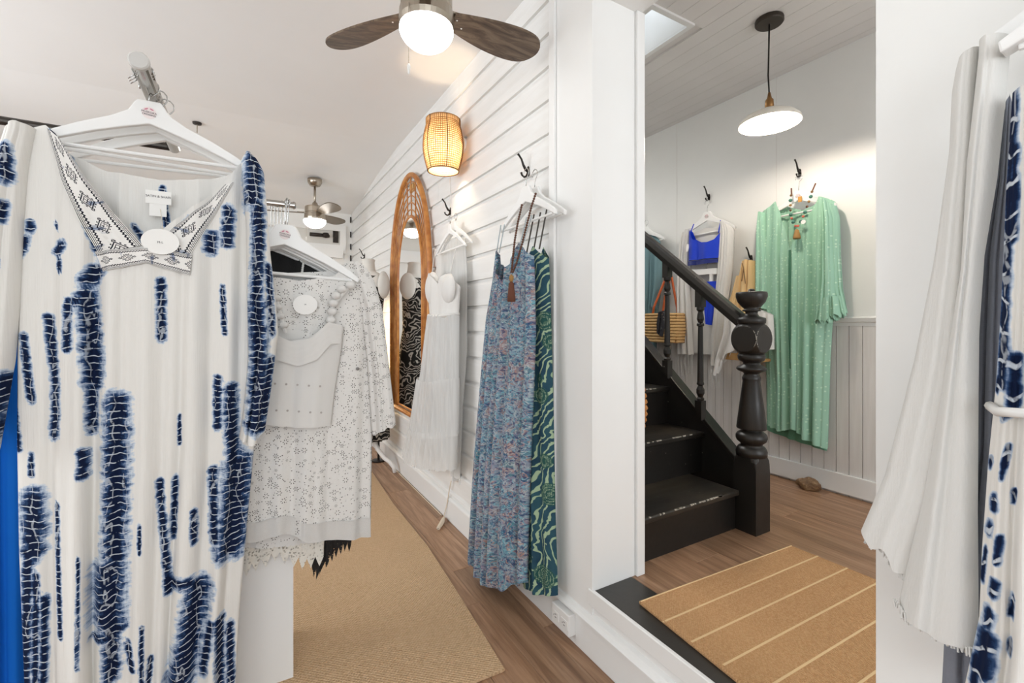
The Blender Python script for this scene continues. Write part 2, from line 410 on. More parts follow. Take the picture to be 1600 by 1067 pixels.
def damaskfn(t, b, nt):
    uv = t.coords('UV')
    w = t.n('ShaderNodeTexNoise', None, Vector=uv, Scale=6.0, Detail=1.0).outputs['Color']
    v = t.n('ShaderNodeMix', {'data_type': 'VECTOR'}); nt.links.new(uv, v.inputs[4]); nt.links.new(w, v.inputs[5]); v.inputs[0].default_value = .13
    wv = t.n('ShaderNodeTexWave', {'wave_type': 'RINGS', 'rings_direction': 'SPHERICAL'}, Vector=v.outputs[1], Scale=13.0, Distortion=7.0, Detail=2.0, Detail_Scale=1.8).outputs[1]
    vine = t.step(wv, .74, .86)
    d = t.vor(uv, 9.0, rnd=.6).outputs['Distance']
    med = t.step(d, .40, .43, 1, 0); rings = t.step(t.math('SINE', t.math('MULTIPLY', d, 75.0)), -.3, .3)
    base = t.mix(t.noise(uv, 14, 2), srgb(26, 44, 76), srgb(58, 98, 104))
    c = t.mix(vine, base, srgb(160, 182, 150))
    dots = t.step(t.vor(uv, 190, rnd=.3).outputs['Distance'], .3, .42, 1, 0)
    c = t.mix(t.math('MULTIPLY', med, .85), c, t.mix(t.math('MULTIPLY', dots, rings), srgb(44, 84, 76), srgb(158, 178, 150)))
    setc(nt, b, c); setn(nt, b, crinkle(t, 90, 4, .2))
damask = M('teal_green_scroll_print', srgb(60, 100, 100), .85, fn=damaskfn, spec=.15)
def greenfn(t, b, nt):
    uv = t.coords('UV', scale=(62, 46, 1)); d = t.vor(uv, 1.0, rnd=.5).outputs['Distance']
    sp = t.step(d, .17, .27, 1, 0); n = t.noise(t.coords('UV', scale=(12, 3, 1)), 1.0, 2)
    c = t.mix(n, srgb(146, 192, 168), srgb(168, 208, 186))
    setc(nt, b, t.mix(t.math('MULTIPLY', sp, .75), c, srgb(206, 232, 208))); setn(nt, b, crinkle(t, 160, 4, .3))
green_dot = M('mint_clip_dot_chiffon', srgb(140, 200, 170), .8, fn=greenfn, spec=.2)
green_plain = M('mint_lining', srgb(120, 182, 148), .8, fn=plainfab(srgb(112, 166, 138), 100, 4, .3), spec=.2)
def bwfn(t, b, nt):
    uv = t.coords('Object'); w = t.n('ShaderNodeTexNoise', None, Vector=uv, Scale=7.0, Detail=2.0).outputs['Color']
    v = t.n('ShaderNodeMix', {'data_type': 'VECTOR'}); nt.links.new(uv, v.inputs[4]); nt.links.new(w, v.inputs[5]); v.inputs[0].default_value = .3
    wv = t.n('ShaderNodeTexWave', {'wave_type': 'RINGS', 'rings_direction': 'SPHERICAL'}, Vector=v.outputs[1], Scale=11.0, Distortion=6.0, Detail=2.0).outputs[1]
    setc(nt, b, t.mix(t.step(wv, .66, .86), srgb(28, 27, 26), srgb(176, 170, 160)))
bw_print = M('black_white_swirl_print', srgb(60, 58, 56), .8, fn=bwfn, spec=.2)
mannequin_white = M('mannequin_cream_linen', srgb(222, 218, 210), .7)
def embrfn(t, b, nt):
    uv = t.n('ShaderNodeTexCoord').outputs['UV']; s = t.n('ShaderNodeSeparateXYZ', None, i0=uv); u, v = s.outputs[0], s.outputs[1]
    e = t.math('ABSOLUTE', t.math('SUBTRACT', u, .5))                       # 0 centre .. .5 edge
    lines = t.math('MULTIPLY', t.step(t.math('SINE', t.math('MULTIPLY', e, 150.0)), -.1, .4), t.step(e, .37, .39))
    chain = t.math('ABSOLUTE', t.math('SUBTRACT', e, t.math('MULTIPLY_ADD', t.math('SINE', t.math('MULTIPLY', v, 55.0)), .02, .325)))
    ch = t.step(chain, .018, .034, 1, 0)
    fv = t.math('ABSOLUTE', t.math('SUBTRACT', t.math('FRACT', v), .5))
    dm = t.math('ADD', t.math('MULTIPLY', e, 1.5), t.math('MULTIPLY', fv, 1.0))
    dia = t.step(t.math('ABSOLUTE', t.math('SUBTRACT', dm, .28)), .02, .04, 1, 0)
    dia2 = t.step(t.math('ABSOLUTE', t.math('SUBTRACT', dm, .17)), .012, .026, 1, 0)
    cr = t.math('MULTIPLY', t.step(t.math('ABSOLUTE', t.math('SUBTRACT', t.math('MULTIPLY', e, 1.5), fv)), .012, .03, 1, 0), t.step(dm, .15, .17, 1, 0))
    dots = t.math('MULTIPLY', t.step(t.math('ABSOLUTE', t.math('SUBTRACT', dm, .37)), .025, .045, 1, 0), t.step(t.math('SINE', t.math('MULTIPLY', t.math('ARCTAN2', t.math('MULTIPLY', e, 1.5), fv), 12.0)), .1, .5))
    k = lines
    for q in (ch, dia, dia2, cr, dots): k = t.math('MAXIMUM', k, q)
    blot = t.step(t.noise(t.coords('UV', scale=(1.2, 2.2, 1)), 1.0, 3), .58, .68, 0, .8)
    c = t.mix(blot, srgb(236, 234, 230), srgb(70, 98, 140))
    setc(nt, b, t.mix(k, c, srgb(26, 28, 40)))
embroidery = M('navy_embroidered_band', OFFW, .9, fn=embrfn, spec=.1)
paper = M('white_card', srgb(240, 239, 235), .7)
ink = M('dark_ink', srgb(60, 56, 60), .8)
pink_ink = M('pink_ink', srgb(206, 140, 156), .8)
sticker_mat = M('pale_pink_sticker', srgb(238, 226, 224), .6)
brown_bead = M('brown_bead', srgb(88, 52, 32), .5)
teal_bead = M('teal_stone_bead', srgb(70, 120, 104), .35)
coral_bead = M('coral_bead', srgb(204, 104, 84), .5)
tassel_brown = M('russet_tassel', srgb(96, 54, 36), .8)
gold_tassel = M('gold_tassel', srgb(150, 112, 58), .6)
leather = M('orange_leather', srgb(190, 92, 42), .5)
def strawfn(t, b, nt):
    n = t.noise(t.coords('Object'), 60, 3); setc(nt, b, t.mix(n, srgb(196, 152, 92), srgb(228, 192, 138)))
straw = M('woven_straw', srgb(216, 176, 116), .8, fn=strawfn)
rope_orange = M('orange_sisal_rope', srgb(186, 122, 58), .85, fn=rattanfn(srgb(160, 98, 42), srgb(206, 146, 84)))
pine = M('light_pine', srgb(206, 160, 100), .6, fn=rattanfn(srgb(196, 148, 88), srgb(214, 172, 114)))
cord_white = M('cream_cord', srgb(226, 212, 190), .5)
plastic_white = M('white_plastic', srgb(236, 235, 232), .35)
dark_slot = M('outlet_slot', srgb(70, 68, 66), .6)
def rockfn(t, b, nt):
    n = t.noise(t.coords('Object'), 28, 5, .65); setc(nt, b, t.ramp(n, [(.3, srgb(92, 70, 50)), (.5, srgb(134, 104, 74)), (.68, srgb(176, 146, 108))]))
    setn(nt, b, t.bump(n, .8, .02))
rock_mat = M('brown_stone', srgb(130, 100, 72), .6, fn=rockfn)
rod_dark = M('dark_curtain_rod', srgb(54, 48, 44), .4, .5)
window_glow = M('frosted_pane', srgb(222, 220, 214), .25)
threshold_black = M('black_threshold_paint', srgb(46, 44, 41), .35, fn=paint(srgb(46, 44, 41), .12, 40, .1))
def glassfn(t, b, nt):
    b.inputs['Roughness'].default_value = .02
    mx = t.n('ShaderNodeMixShader', None, i0=.07, i1=t.n('ShaderNodeBsdfTransparent').outputs[0], i2=b.outputs[0])
    nt.links.new(mx.outputs[0], nt.nodes['Material Output'].inputs[0])
pane_glass = M('clear_glass', (1, 1, 1), .0, fn=glassfn)

# ------------------------------------------------------------------ the setting
rng = random.Random(7)
WX, HX0, HX1 = 1.12, 1.36, 3.01        # shop wall face, hall side of that wall, hall outer wall
HF, CZ, HCZ = 0.25, 2.765, 2.865       # hall floor, shop ceiling, hall ceiling
DY0, DY1, DZ = 0.43, 1.31, 2.485       # doorway
SX0, SX1, SY0, SY1 = -2.6, 1.36, -2.2, 5.84

def unit_box_mesh(name, sx, sy, sz, bev=0.0):
    mb = MB().box(-sx / 2, sx / 2, -sy / 2, sy / 2, 0, sz); me = mb.mesh(name)
    if bev:
        bm = bmesh.new(); bm.from_mesh(me)
        bmesh.ops.bevel(bm, geom=[e for e in bm.edges if all(v.co.z > sz - 1e-6 for v in e.verts)], offset=bev, segments=1, affect='EDGES', profile=.5)
        bm.to_mesh(me); bm.free()
    return me
def plank_floor(parent, x0, x1, y0, y1, z, wide=.155, ln=1.22, seed=1):
    r = random.Random(seed); po = wloc(parent); full = unit_box_mesh('plank', wide - .0012, ln - .0015, .012, .0012); full.materials.append(wood_floor)
    cache = {}
    n = int(math.ceil((x1 - x0) / wide))
    for i in range(n):
        xa = x0 + i * wide; xb = min(x1, xa + wide); y = y0 - r.random() * ln
        while y < y1:
            ya, yb = max(y, y0), min(y + ln, y1)
            if yb - ya > .02 and xb - xa > .01:
                if abs(yb - ya - ln) < 1e-6 and abs(xb - xa - wide) < 1e-6: me = full
                else:
                    k = (round(xb - xa, 3), round(yb - ya, 3))
                    if k not in cache: cache[k] = unit_box_mesh('plank', xb - xa - .0012, yb - ya - .0015, .012, .0012); cache[k].materials.append(wood_floor)
                    me = cache[k]
                o = bpy.data.objects.new('plank', me); C.objects.link(o); o.parent = parent
                o.location = ((xa + xb) / 2 - po.x, (ya + yb) / 2 - po.y, z - .012 - po.z)
            y += ln
floor = struct('floor', MB().box(SX0, WX + .02, SY0, SY1, -.10, -.011), floor_gap)
plank_floor(floor, -.65, WX, .9, SY1, 0.0, seed=3)
plank_floor(floor, SX0, -.65, SY0, SY1, 0.0, wide=.65, ln=2.7, seed=4)
plank_floor(floor, -.65, WX, SY0, .9, 0.0, wide=.30, ln=1.6, seed=5)
hall_floor = struct('floor_hall', MB().box(WX + .02, HX1, -1.6, 5.0, -.10, HF - .011), floor_gap)
plank_floor(hall_floor, 1.31, HX1, .2, 3.2, HF, seed=9)
plank_floor(hall_floor, 1.36, HX1, -1.6, .2, HF, wide=.33, ln=1.8, seed=10)

# shop ceiling: flat, dropping gently towards the back
mb = MB(); prof = [(SY0, CZ), (3.85, CZ), (4.6, CZ - .05), (SY1, 2.59)]
for x in (SX0, SX1): mb.v += [(x, y, z) for y, z in prof] + [(x, SY1, 2.95), (x, SY0, 2.95)]
mb.f = [tuple(range(6)), tuple(range(11, 5, -1))] + [(i, (i + 1) % 6, 6 + (i + 1) % 6, 6 + i) for i in range(6)]
struct('ceiling', mb, ceil_mat)
# hall ceiling of narrow boards with a skylight
SKX0, SKX1, SKY0, SKY1 = 1.79, 2.06, 1.645, 2.45
mb = MB()
mb.box(SKX1 + .02, HX1 + .1, -1.6, 5.0, HCZ + .012, HCZ + .1).box(HX0, SKX0 - .02, -1.6, SKY1, HCZ + .012, HCZ + .1).box(SKX0 - .02, SKX1 + .02, -1.6, SKY0 - .02, HCZ + .012, HCZ + .1)
hceil = struct('ceiling_hall', mb, hall_ceil_mat)
hp = wloc(hceil); bw = .10; cache = {}
x = HX0
while x < HX1 - .01:
    xb = min(x + bw, HX1); spans = [(-1.6, 2.4), (2.4, 5.0)]
    if x < SKX1 + .02: spans = [(-1.6, SKY0 - .02)] if xb > SKX0 - .02 and x < SKX1 + .02 else [(-1.6, SKY1)]
    for ya, yb in spans:
        k = (round(xb - x, 3), round(yb - ya, 3))
        if k not in cache:
            me = unit_box_mesh('board', xb - x - .002, yb - ya - .002, .012); me.materials.append(hall_ceil_mat); cache[k] = me
        o = bpy.data.objects.new('board', cache[k]); C.objects.link(o); o.parent = hceil; o.location = ((x + xb) / 2 - hp.x, (ya + yb) / 2 - hp.y, HCZ - hp.z)
    x = xb
mb = MB()                                   # skylight: lined shaft, frame and pane
mb.box(SKX0 - .02, SKX0, SKY0 - .02, SKY1 + .02, HCZ + .001, HCZ + .30).box(SKX1, SKX1 + .02, SKY0 - .02, SKY1 + .02, HCZ + .001, HCZ + .30)
mb.box(SKX0, SKX1, SKY0 - .02, SKY0, HCZ + .012, HCZ + .30).box(SKX0, SKX1, SKY1, SKY1 + .02, HCZ + .012, HCZ + .30)
sky = struct('window_1', mb, white_trim)
fr = .028
obj('frame', MB().box(SKX0 - fr, SKX0, SKY0 - fr, SKY1 + fr, HCZ - .012, HCZ).box(SKX1, SKX1 + fr, SKY0 - fr, SKY1 + fr, HCZ - .012, HCZ)
    .box(SKX0, SKX1, SKY0 - fr, SKY0, HCZ - .012, HCZ).box(SKX0, SKX1, SKY1, SKY1 + fr, HCZ - .012, HCZ), white_trim, sky)
obj('glazing_bar', MB().box(SKX0, SKX1, 1.98, 2.0, HCZ + .24, HCZ + .26), white_trim, sky)
obj('pane', MB().box(SKX0, SKX1, SKY0, SKY1, HCZ + .262, HCZ + .266), pane_glass, sky)
# stairwell above the flight
mb = MB().box(HX0 - .1, HX0, SKY1 + .02, 5.0, HCZ + .012, 3.2).box(2.16, 2.26, SKY1 + .02, 5.0, HCZ + .1, 3.2).box(HX0 - .1, 2.26, 5.0, 5.1, HCZ, 3.2)
mb.box(HX0 - .1, 2.26, SKY1 + .02, 5.1, 3.2, 3.24)
struct('wall_stairwell', mb, white_wall)

# the wall between shop and hall: plank cladding on the shop side
mb = MB().box(WX + .02, HX0, 1.57, SY1, 0, 2.95)
wall_r = struct('wall_right', mb, white_wall)
RH = .144; Z0 = .918
pr = [(.02, 0), (0, 0), (0, .112), (.004, .123), (.012, .131), (.014, .1435), (.02, .1435)]
def siding(y0, y1):
    m2 = MB(); n = len(pr)
    for y in (y0, y1): m2.v += [(px_, y, pz) for px_, pz in pr]
    m2.f = [tuple(range(n)), tuple(range(2 * n - 1, n - 1, -1))] + [((i + 1) % n, i, n + i, n + (i + 1) % n) for i in range(n)]
    return m2.mesh('plank')
wp_ = wloc(wall_r)
joints = [2.9, 4.1, 3.5, 4.7, 2.55, 3.9, 5.1, 3.2]
sid = {}
for q, j in enumerate(joints):
    a, b = siding(1.571, j - .001), siding(j + .001, SY1)
    a.materials.append(white_plank); b.materials.append(white_plank); sid[q] = (a, b)
for k in range(-6, 13):
    for me in sid[(k * 3) % 8]:
        o = bpy.data.objects.new('plank', me); C.objects.link(o); o.parent = wall_r
        o.location = (WX - wp_.x, -wp_.y, Z0 + k * RH - wp_.z)
# post at the doorway, header, wall beyond the doorway
pst = struct('wall_post', MB().box(WX - .008, HX0, DY1, 1.572, 0, 2.86), white_trim)
obj('corner_trim', MB().box(WX - .022, WX - .008, 1.535, 1.574, .16, 2.76), white_trim, pst, bevel=.003)
obj('jamb_trim', MB().box(HX0 - .03, HX0 + .012, DY1 - .014, DY1, HF, DZ), white_trim, pst, bevel=.003)
struct('wall_header', MB().box(WX, HX0, DY0, DY1, DZ, 2.95), white_trim)
struct('wall_near', MB().box(WX, HX0, SY0, DY0, 0, 2.95), white_wall)
# step up to the hall
struct('threshold', MB().box(WX + .004, 1.31, DY0, DY1, HF - .02, HF + .002), threshold_black, bevel=.003)
struct('wall_step', MB().box(WX, WX + .02, DY0, DY1, 0, HF - .021), white_trim)
t1 = struct('trim_1', MB().box(WX - .012, WX + .003, DY0, DY1 + .02, HF - .055, HF + .004), white_trim, bevel=.003)
bb = struct('baseboard_right', MB().box(WX - .016, WX + .001, SY0, SY1, 0, .135), white_trim, bevel=.004)
obj('cap_moulding', MB().prism([(0, 0), (.030, 0), (.030, .006), (.020, .014), (.014, .024), (0, .03)], lambda a, b: (WX - a, DY0, .135 + b), lambda a, b: (WX - a, 1.585, .135 + b)), white_trim, bb)
obj('cap_moulding', MB().prism([(0, 0), (.020, 0), (.018, .006), (.010, .014), (0, .018)], lambda a, b: (WX - a, 1.585, .135 + b), lambda a, b: (WX - a, SY1, .135 + b)), white_trim, bb)

# hall outer wall: plaster above, boards below, rail and skirting
hw = struct('wall_hall', MB().box(HX1, HX1 + .1, -1.6, 5.0, 0, 2.96), white_wall)
hwp = wloc(hw)
RZ = 1.235
board = MB().prism([(0, 0), (.012, .002), (.012, .064), (0, .066)], lambda a, b: (-a, b, 0), lambda a, b: (-a, b, RZ - HF)).mesh('board'); board.materials.append(wainscot_board)
y = .35
while y < 4.2:
    o = bpy.data.objects.new('board', board); C.objects.link(o); o.parent = hw; o.location = (HX1 - hwp.x, y - hwp.y, HF - hwp.z); y += .0665
obj('chair_rail', MB().prism([(0, 0), (.016, 0), (.016, .018), (.028, .024), (.034, .045), (.030, .052), (0, .055)], lambda a, b: (HX1 - a, -1.6, RZ + b), lambda a, b: (HX1 - a, 5.0, RZ + b)), white_trim, hw)
for y in (1.02, 1.7, 2.5):
    obj('board_joint', MB().box(HX1 - .0015, HX1, y, y + .004, RZ + .06, HCZ), wainscot_board, hw)
struct('baseboard_hall', MB().box(HX1 - .028, HX1 - .012, -1.6, 5.0, HF + .012, HF + .125), white_trim, bevel=.003)
struct('wall_hall_end', MB().box(HX0, HX1, 5.0, 5.1, 0, 2.96), white_wall)
mb = MB().box(HX0, 1.6, -1.7, -1.6, 0, 2.96).box(2.8, HX1 + .1, -1.7, -1.6, 0, 2.96).box(1.6, 2.8, -1.7, -1.6, 2.55, 2.96).box(1.6, 2.8, -1.7, -1.6, 0, .5)
struct('wall_hall_street', mb, white_wall)

# shop outer walls with unseen window openings added for the fill lights
mb = MB().box(SX0 - .1, -2.4, SY0 - .1, SY0, 0, 2.95).box(.7, WX + .2, SY0 - .1, SY0, 0, 2.95).box(-2.4, .7, SY0 - .1, SY0, 0, .65).box(-2.4, .7, SY0 - .1, SY0, 2.6, 2.95)
struct('wall_front', mb, white_wall)
mb = MB().box(SX0 - .1, SX0, SY0, 1.25, 0, 2.95).box(SX0 - .1, SX0, 3.95, SY1, 0, 2.95).box(SX0 - .1, SX0, 1.25, 3.95, 0, .9).box(SX0 - .1, SX0, 1.25, 3.95, 2.5, 2.95)
struct('wall_left', mb, white_wall)
wb = struct('wall_back', MB().box(SX0 - .1, WX + .2, SY1, SY1 + .1, 0, 2.95), white_wall)
# transom window high in the back wall with a dark rod on its sill
bp = YP(SY1)
(a0, zt), (a1, zb) = bp.px(425, 352), bp.px(537, 384)
w2 = struct('window_2', MB().box(a0 - .4, a1 + .02, SY1 - .035, SY1 - .002, zb - .10, zb).box(a0 - .4, a1 + .02, SY1 - .035, SY1 - .002, zt, zt + .07)
            .box(a1 - .05, a1 + .02, SY1 - .035, SY1 - .002, zb, zt).box(a0 - .4, a0 - .33, SY1 - .035, SY1 - .002, zb, zt), white_trim)
obj('pane', MB().box(a0 - .33, a1 - .05, SY1 - .012, SY1 - .004, zb, zt), window_glow, w2)
ra, rz = bp.px(483, 367); rb, _ = bp.px(508, 367)
obj('curtain_rod', MB().tube([(ra, SY1 - .06, rz), (rb, SY1 - .06, rz)], .022, 10).lathe([(.0, -.03), (.04, -.02), (.045, 0), (.03, .03), (0, .035)], (rb, SY1 - .06, rz), 12), rod_dark, w2, smooth=True)
la, lz = bp.px(524, 368)
obj('latch', MB().box(la - .03, la + .03, SY1 - .03, SY1 - .012, lz - .09, lz + .05).box(la - .02, la + .02, SY1 - .05, SY1 - .03, lz - .03, lz + .03), rod_dark, w2)
pa, pz = bp.px(549, 392)
struct('trim_2', MB().box(a0 - .6, a1 - .02, SY1 - .07, SY1 - .001, bp.px(500, 402)[1], bp.px(500, 388)[1]), white_trim)
for yy in (344, 367, 386, 404):
    h_a, h_z = bp.px(549, yy)
    tg = obj('hinge', MB().tube([(WX - .012, SY1 - .012, h_z - .035), (WX - .012, SY1 - .012, h_z + .035)], .008, 8), iron, wb)

# ------------------------------------------------------------------ stairs (painted black)
st = thing('staircase', 'black painted wooden staircase with scuffed treads behind the white post', 'staircase', (1.76, 1.36, HF))
SXR, SXL = 2.15, HX0 + .004
fronts = [1.345, 1.605] + [1.605 + .235 * i for i in range(1, 9)]
tops = [HF + .193, HF + .41] + [HF + .41 + .217 * i for i in range(1, 9)]
zb_ = HF
for i, (yf, zt_) in enumerate(zip(fronts, tops)):
    yn = fronts[i + 1] if i + 1 < len(fronts) else yf + .24
    xr = 2.058 if i == 0 else SXR
    obj('riser', MB().box(SXL, xr, yf + .018, yf + .036, zb_, zt_ - .026), black_paint, st)
    tr = obj('tread', MB().box(SXL, xr, yf - .004, yn + .03, zt_ - .026, zt_), black_tread, st, bevel=.006)
    if i < 4:                                # chipped paint along the nosing
        r = random.Random(i); mbc = MB()
        for q in range(26 if i < 2 else 10):
            cx = SXL + .08 + r.random() ** .8 * (xr - SXL - .2); ln = .003 + r.random() ** 2 * .022
            mbc.box(cx, cx + ln, yf - .0045, yf - .001 + r.random() * .004, zt_ - .0025 - r.random() * .003, zt_ + .0004)
        obj('paint_chips', mbc, chip_white, tr)['kind'] = 'stuff'
    zb_ = zt_
# closed stringer with a sloping cap
sl = .895
def strz(y): return HF + .318 + (y - 1.427) * sl
yE = 3.4
mb = MB().prism([(1.372, HF), (yE, HF), (yE, strz(yE)), (1.372, strz(1.372))], lambda a, b: (SXR, a, b), lambda a, b: (SXR + .03, a, b))
obj('stringer', mb, black_paint, st)
mb = MB().prism([(1.38, strz(1.38)), (yE, strz(yE)), (yE, strz(yE) + .03), (1.38, strz(1.38) + .03)], lambda a, b: (SXR - .03, a, b), lambda a, b: (SXR + .045, a, b))
obj('stringer_cap', mb, black_paint, st, bevel=.004)
# newel post
NX, NY = 2.117, 1.318; ND = NX * ST + NY * CT; KP = ND / F_PX
def nz(y): return H + (HY - y) * KP
nw = obj('newel_post', MB().box(NX - .001, NX + .001, NY - .001, NY + .001, HF, HF + .01), black_paint, st)
def clamp_block(hw_, z0, z1, rfun, n=14, nzs=18):
    m2 = MB(); pts = []
    for s in range(4):
        for k in range(n):
            t = -1 + 2 * k / n
            pts.append([(t, -1), (1, t), (-t, 1), (-1, -t)][s])
    for iz in range(nzs + 1):
        z = z0 + (z1 - z0) * iz / nzs; R = rfun(z)
        for (px_, py_) in pts:
            l = math.hypot(px_, py_) * hw_; k = min(1.0, R / l) if l > 0 else 1
            m2.v.append((NX + px_ * hw_ * k, NY + py_ * hw_ * k, z))
    N = len(pts)
    for iz in range(nzs):
        for k in range(N): m2.f.append((iz * N + k, iz * N + (k + 1) % N, (iz + 1) * N + (k + 1) % N, (iz + 1) * N + k))
    m2.f.append(tuple(range(N - 1, -1, -1))); m2.f.append(tuple(nzs * N + k for k in range(N)))
    return m2
ztop = nz(711)
obj('base_block', clamp_block(.0575, HF, ztop, lambda z: .2 if z < ztop - .06 else .0575 * 1.2 + .0575 * .25 * math.sqrt(max(0, 1 - ((z - ztop + .06) / .06) ** 2)) - .003), black_paint, nw)
prof = [(711, 20), (711, 22), (704, 22.5), (700, 21), (697, 19), (695, 15), (692, 16), (688, 21), (684, 22.5), (680, 22.5), (676, 20), (672, 14), (669.5, 13.5), (669, 21), (667, 21.5), (630, 17), (595, 12.5), (593, 13), (590, 13.5), (587, 12), (584, 10.5), (582, 12), (579, 19), (576, 22), (573, 20.5), (569, 12), (566, 12), (563, 18), (560, 19.5), (556, 20), (552, 18)]
obj('turned_shaft', MB().lathe([(r * KP, nz(y)) for y, r in prof], (NX, NY, 0), 28), black_paint, nw, smooth=True)
zc = nz(529); hb = .074
obj('upper_block', clamp_block(.0655, zc - hb, zc + hb, lambda z: math.sqrt(max(.0004, .0915 ** 2 - (z - zc) ** 2)), 16, 20), black_paint, nw)
prof = [(508, 16), (505, 20), (500, 20.5), (497, 20), (494, 11), (490, 8.5), (487, 9), (486, 13), (484, 13), (483, 10), (479, 14), (472, 19.5), (464, 22.5), (459, 22.5), (456.5, 21.5), (456.5, 6), (455, 5), (452.5, 4.5), (451, 2)]
obj('finial_cup', MB().lathe([(r * KP, nz(y)) for y, r in prof], (NX, NY, 0), 28), black_paint, nw, smooth=True)
cz = zc; Rb, rb = .0655, .064
wear = MB(); r_ = random.Random(12)
for face in (0, 1):
    for k in range(22):
        t = -.62 + 1.2 * k / 21
        if r_.random() < .3: continue
        p = [(NX - rb * math.cos(q), NY - Rb - .0003, cz + rb * math.sin(q)) if face == 0 else (NX - Rb - .0003, NY - rb * math.cos(q), cz + rb * math.sin(q)) for q in (t, t + .05 + r_.random() * .05)]
        wear.tube(p, .0006 + r_.random() * .0007, 5)
obj('worn_edge', wear, chip_white, nw)['kind'] = 'stuff'
# hand rail
rx = 2.118; ra0, rz0, ra1, rz1 = 1.37, 1.25, 3.3, 1.25
def railz(y): return H + .012 + (y - 1.356) * .80
mb = MB().prism([(-.028, -.045), (.028, -.045), (.034, -.01), (.030, .018), (.018, .03), (-.018, .03), (-.030, .018), (-.034, -.01)],
                lambda a, b: (rx + a, 1.362, railz(1.362) + b), lambda a, b: (rx + a, 3.3, railz(3.3) + b))
obj('handrail', mb, black_paint, st)
# balusters
def baluster(y):
    zb2 = strz(y) + .02; zt2 = railz(y) - .04; h = zt2 - zb2; x = rx
    m2 = MB().prism([(y - .02, strz(y - .02) + .02), (y + .02, strz(y + .02) + .02), (y + .02, zb2 + .085), (y - .02, zb2 + .085)], lambda a, b: (x - .02, a, b), lambda a, b: (x + .02, a, b))
    q = [(.085, .018), (.095, .02), (.105, .013), (.125, .021), (.145, .021), (.165, .012), (.172, .019), (.178, .019), (.185, .0165), (h - .19, .0125), (h - .185, .019), (h - .175, .019), (h - .168, .012), (h - .15, .019), (h - .125, .016), (h - .11, .012), (h - .10, .02), (h - .085, .02)]
    m2.lathe([(r, zb2 + zz) for zz, r in q], (x, y, 0), 16)
    m2.prism([(y - .02, zb2 + h - .085), (y + .02, zb2 + h - .085), (y + .02, railz(y + .02) - .03), (y - .02, railz(y - .02) - .03)], lambda a, b: (x - .02, a, b), lambda a, b: (x + .02, a, b))
    return m2
for i in range(6): obj('baluster', baluster(1.606 + .224 * i), black_paint, st)

def smooth_poly(p, k=3):
    n = len(p); out = []
    for i in range(n):
        if i in (n - 1,): out.append(p[i]); continue
        a, b, c, d = p[max(i - 1, 0)], p[i], p[i + 1], p[min(i + 2, n - 1)]
        for j in range(k):
            t = j / k; out.append(tuple(.5 * ((2 * b[q]) + (-a[q] + c[q]) * t + (2 * a[q] - 5 * b[q] + 4 * c[q] - d[q]) * t * t + (-a[q] + 3 * b[q] - 3 * c[q] + d[q]) * t ** 3) for q in (0, 1)))
    return out
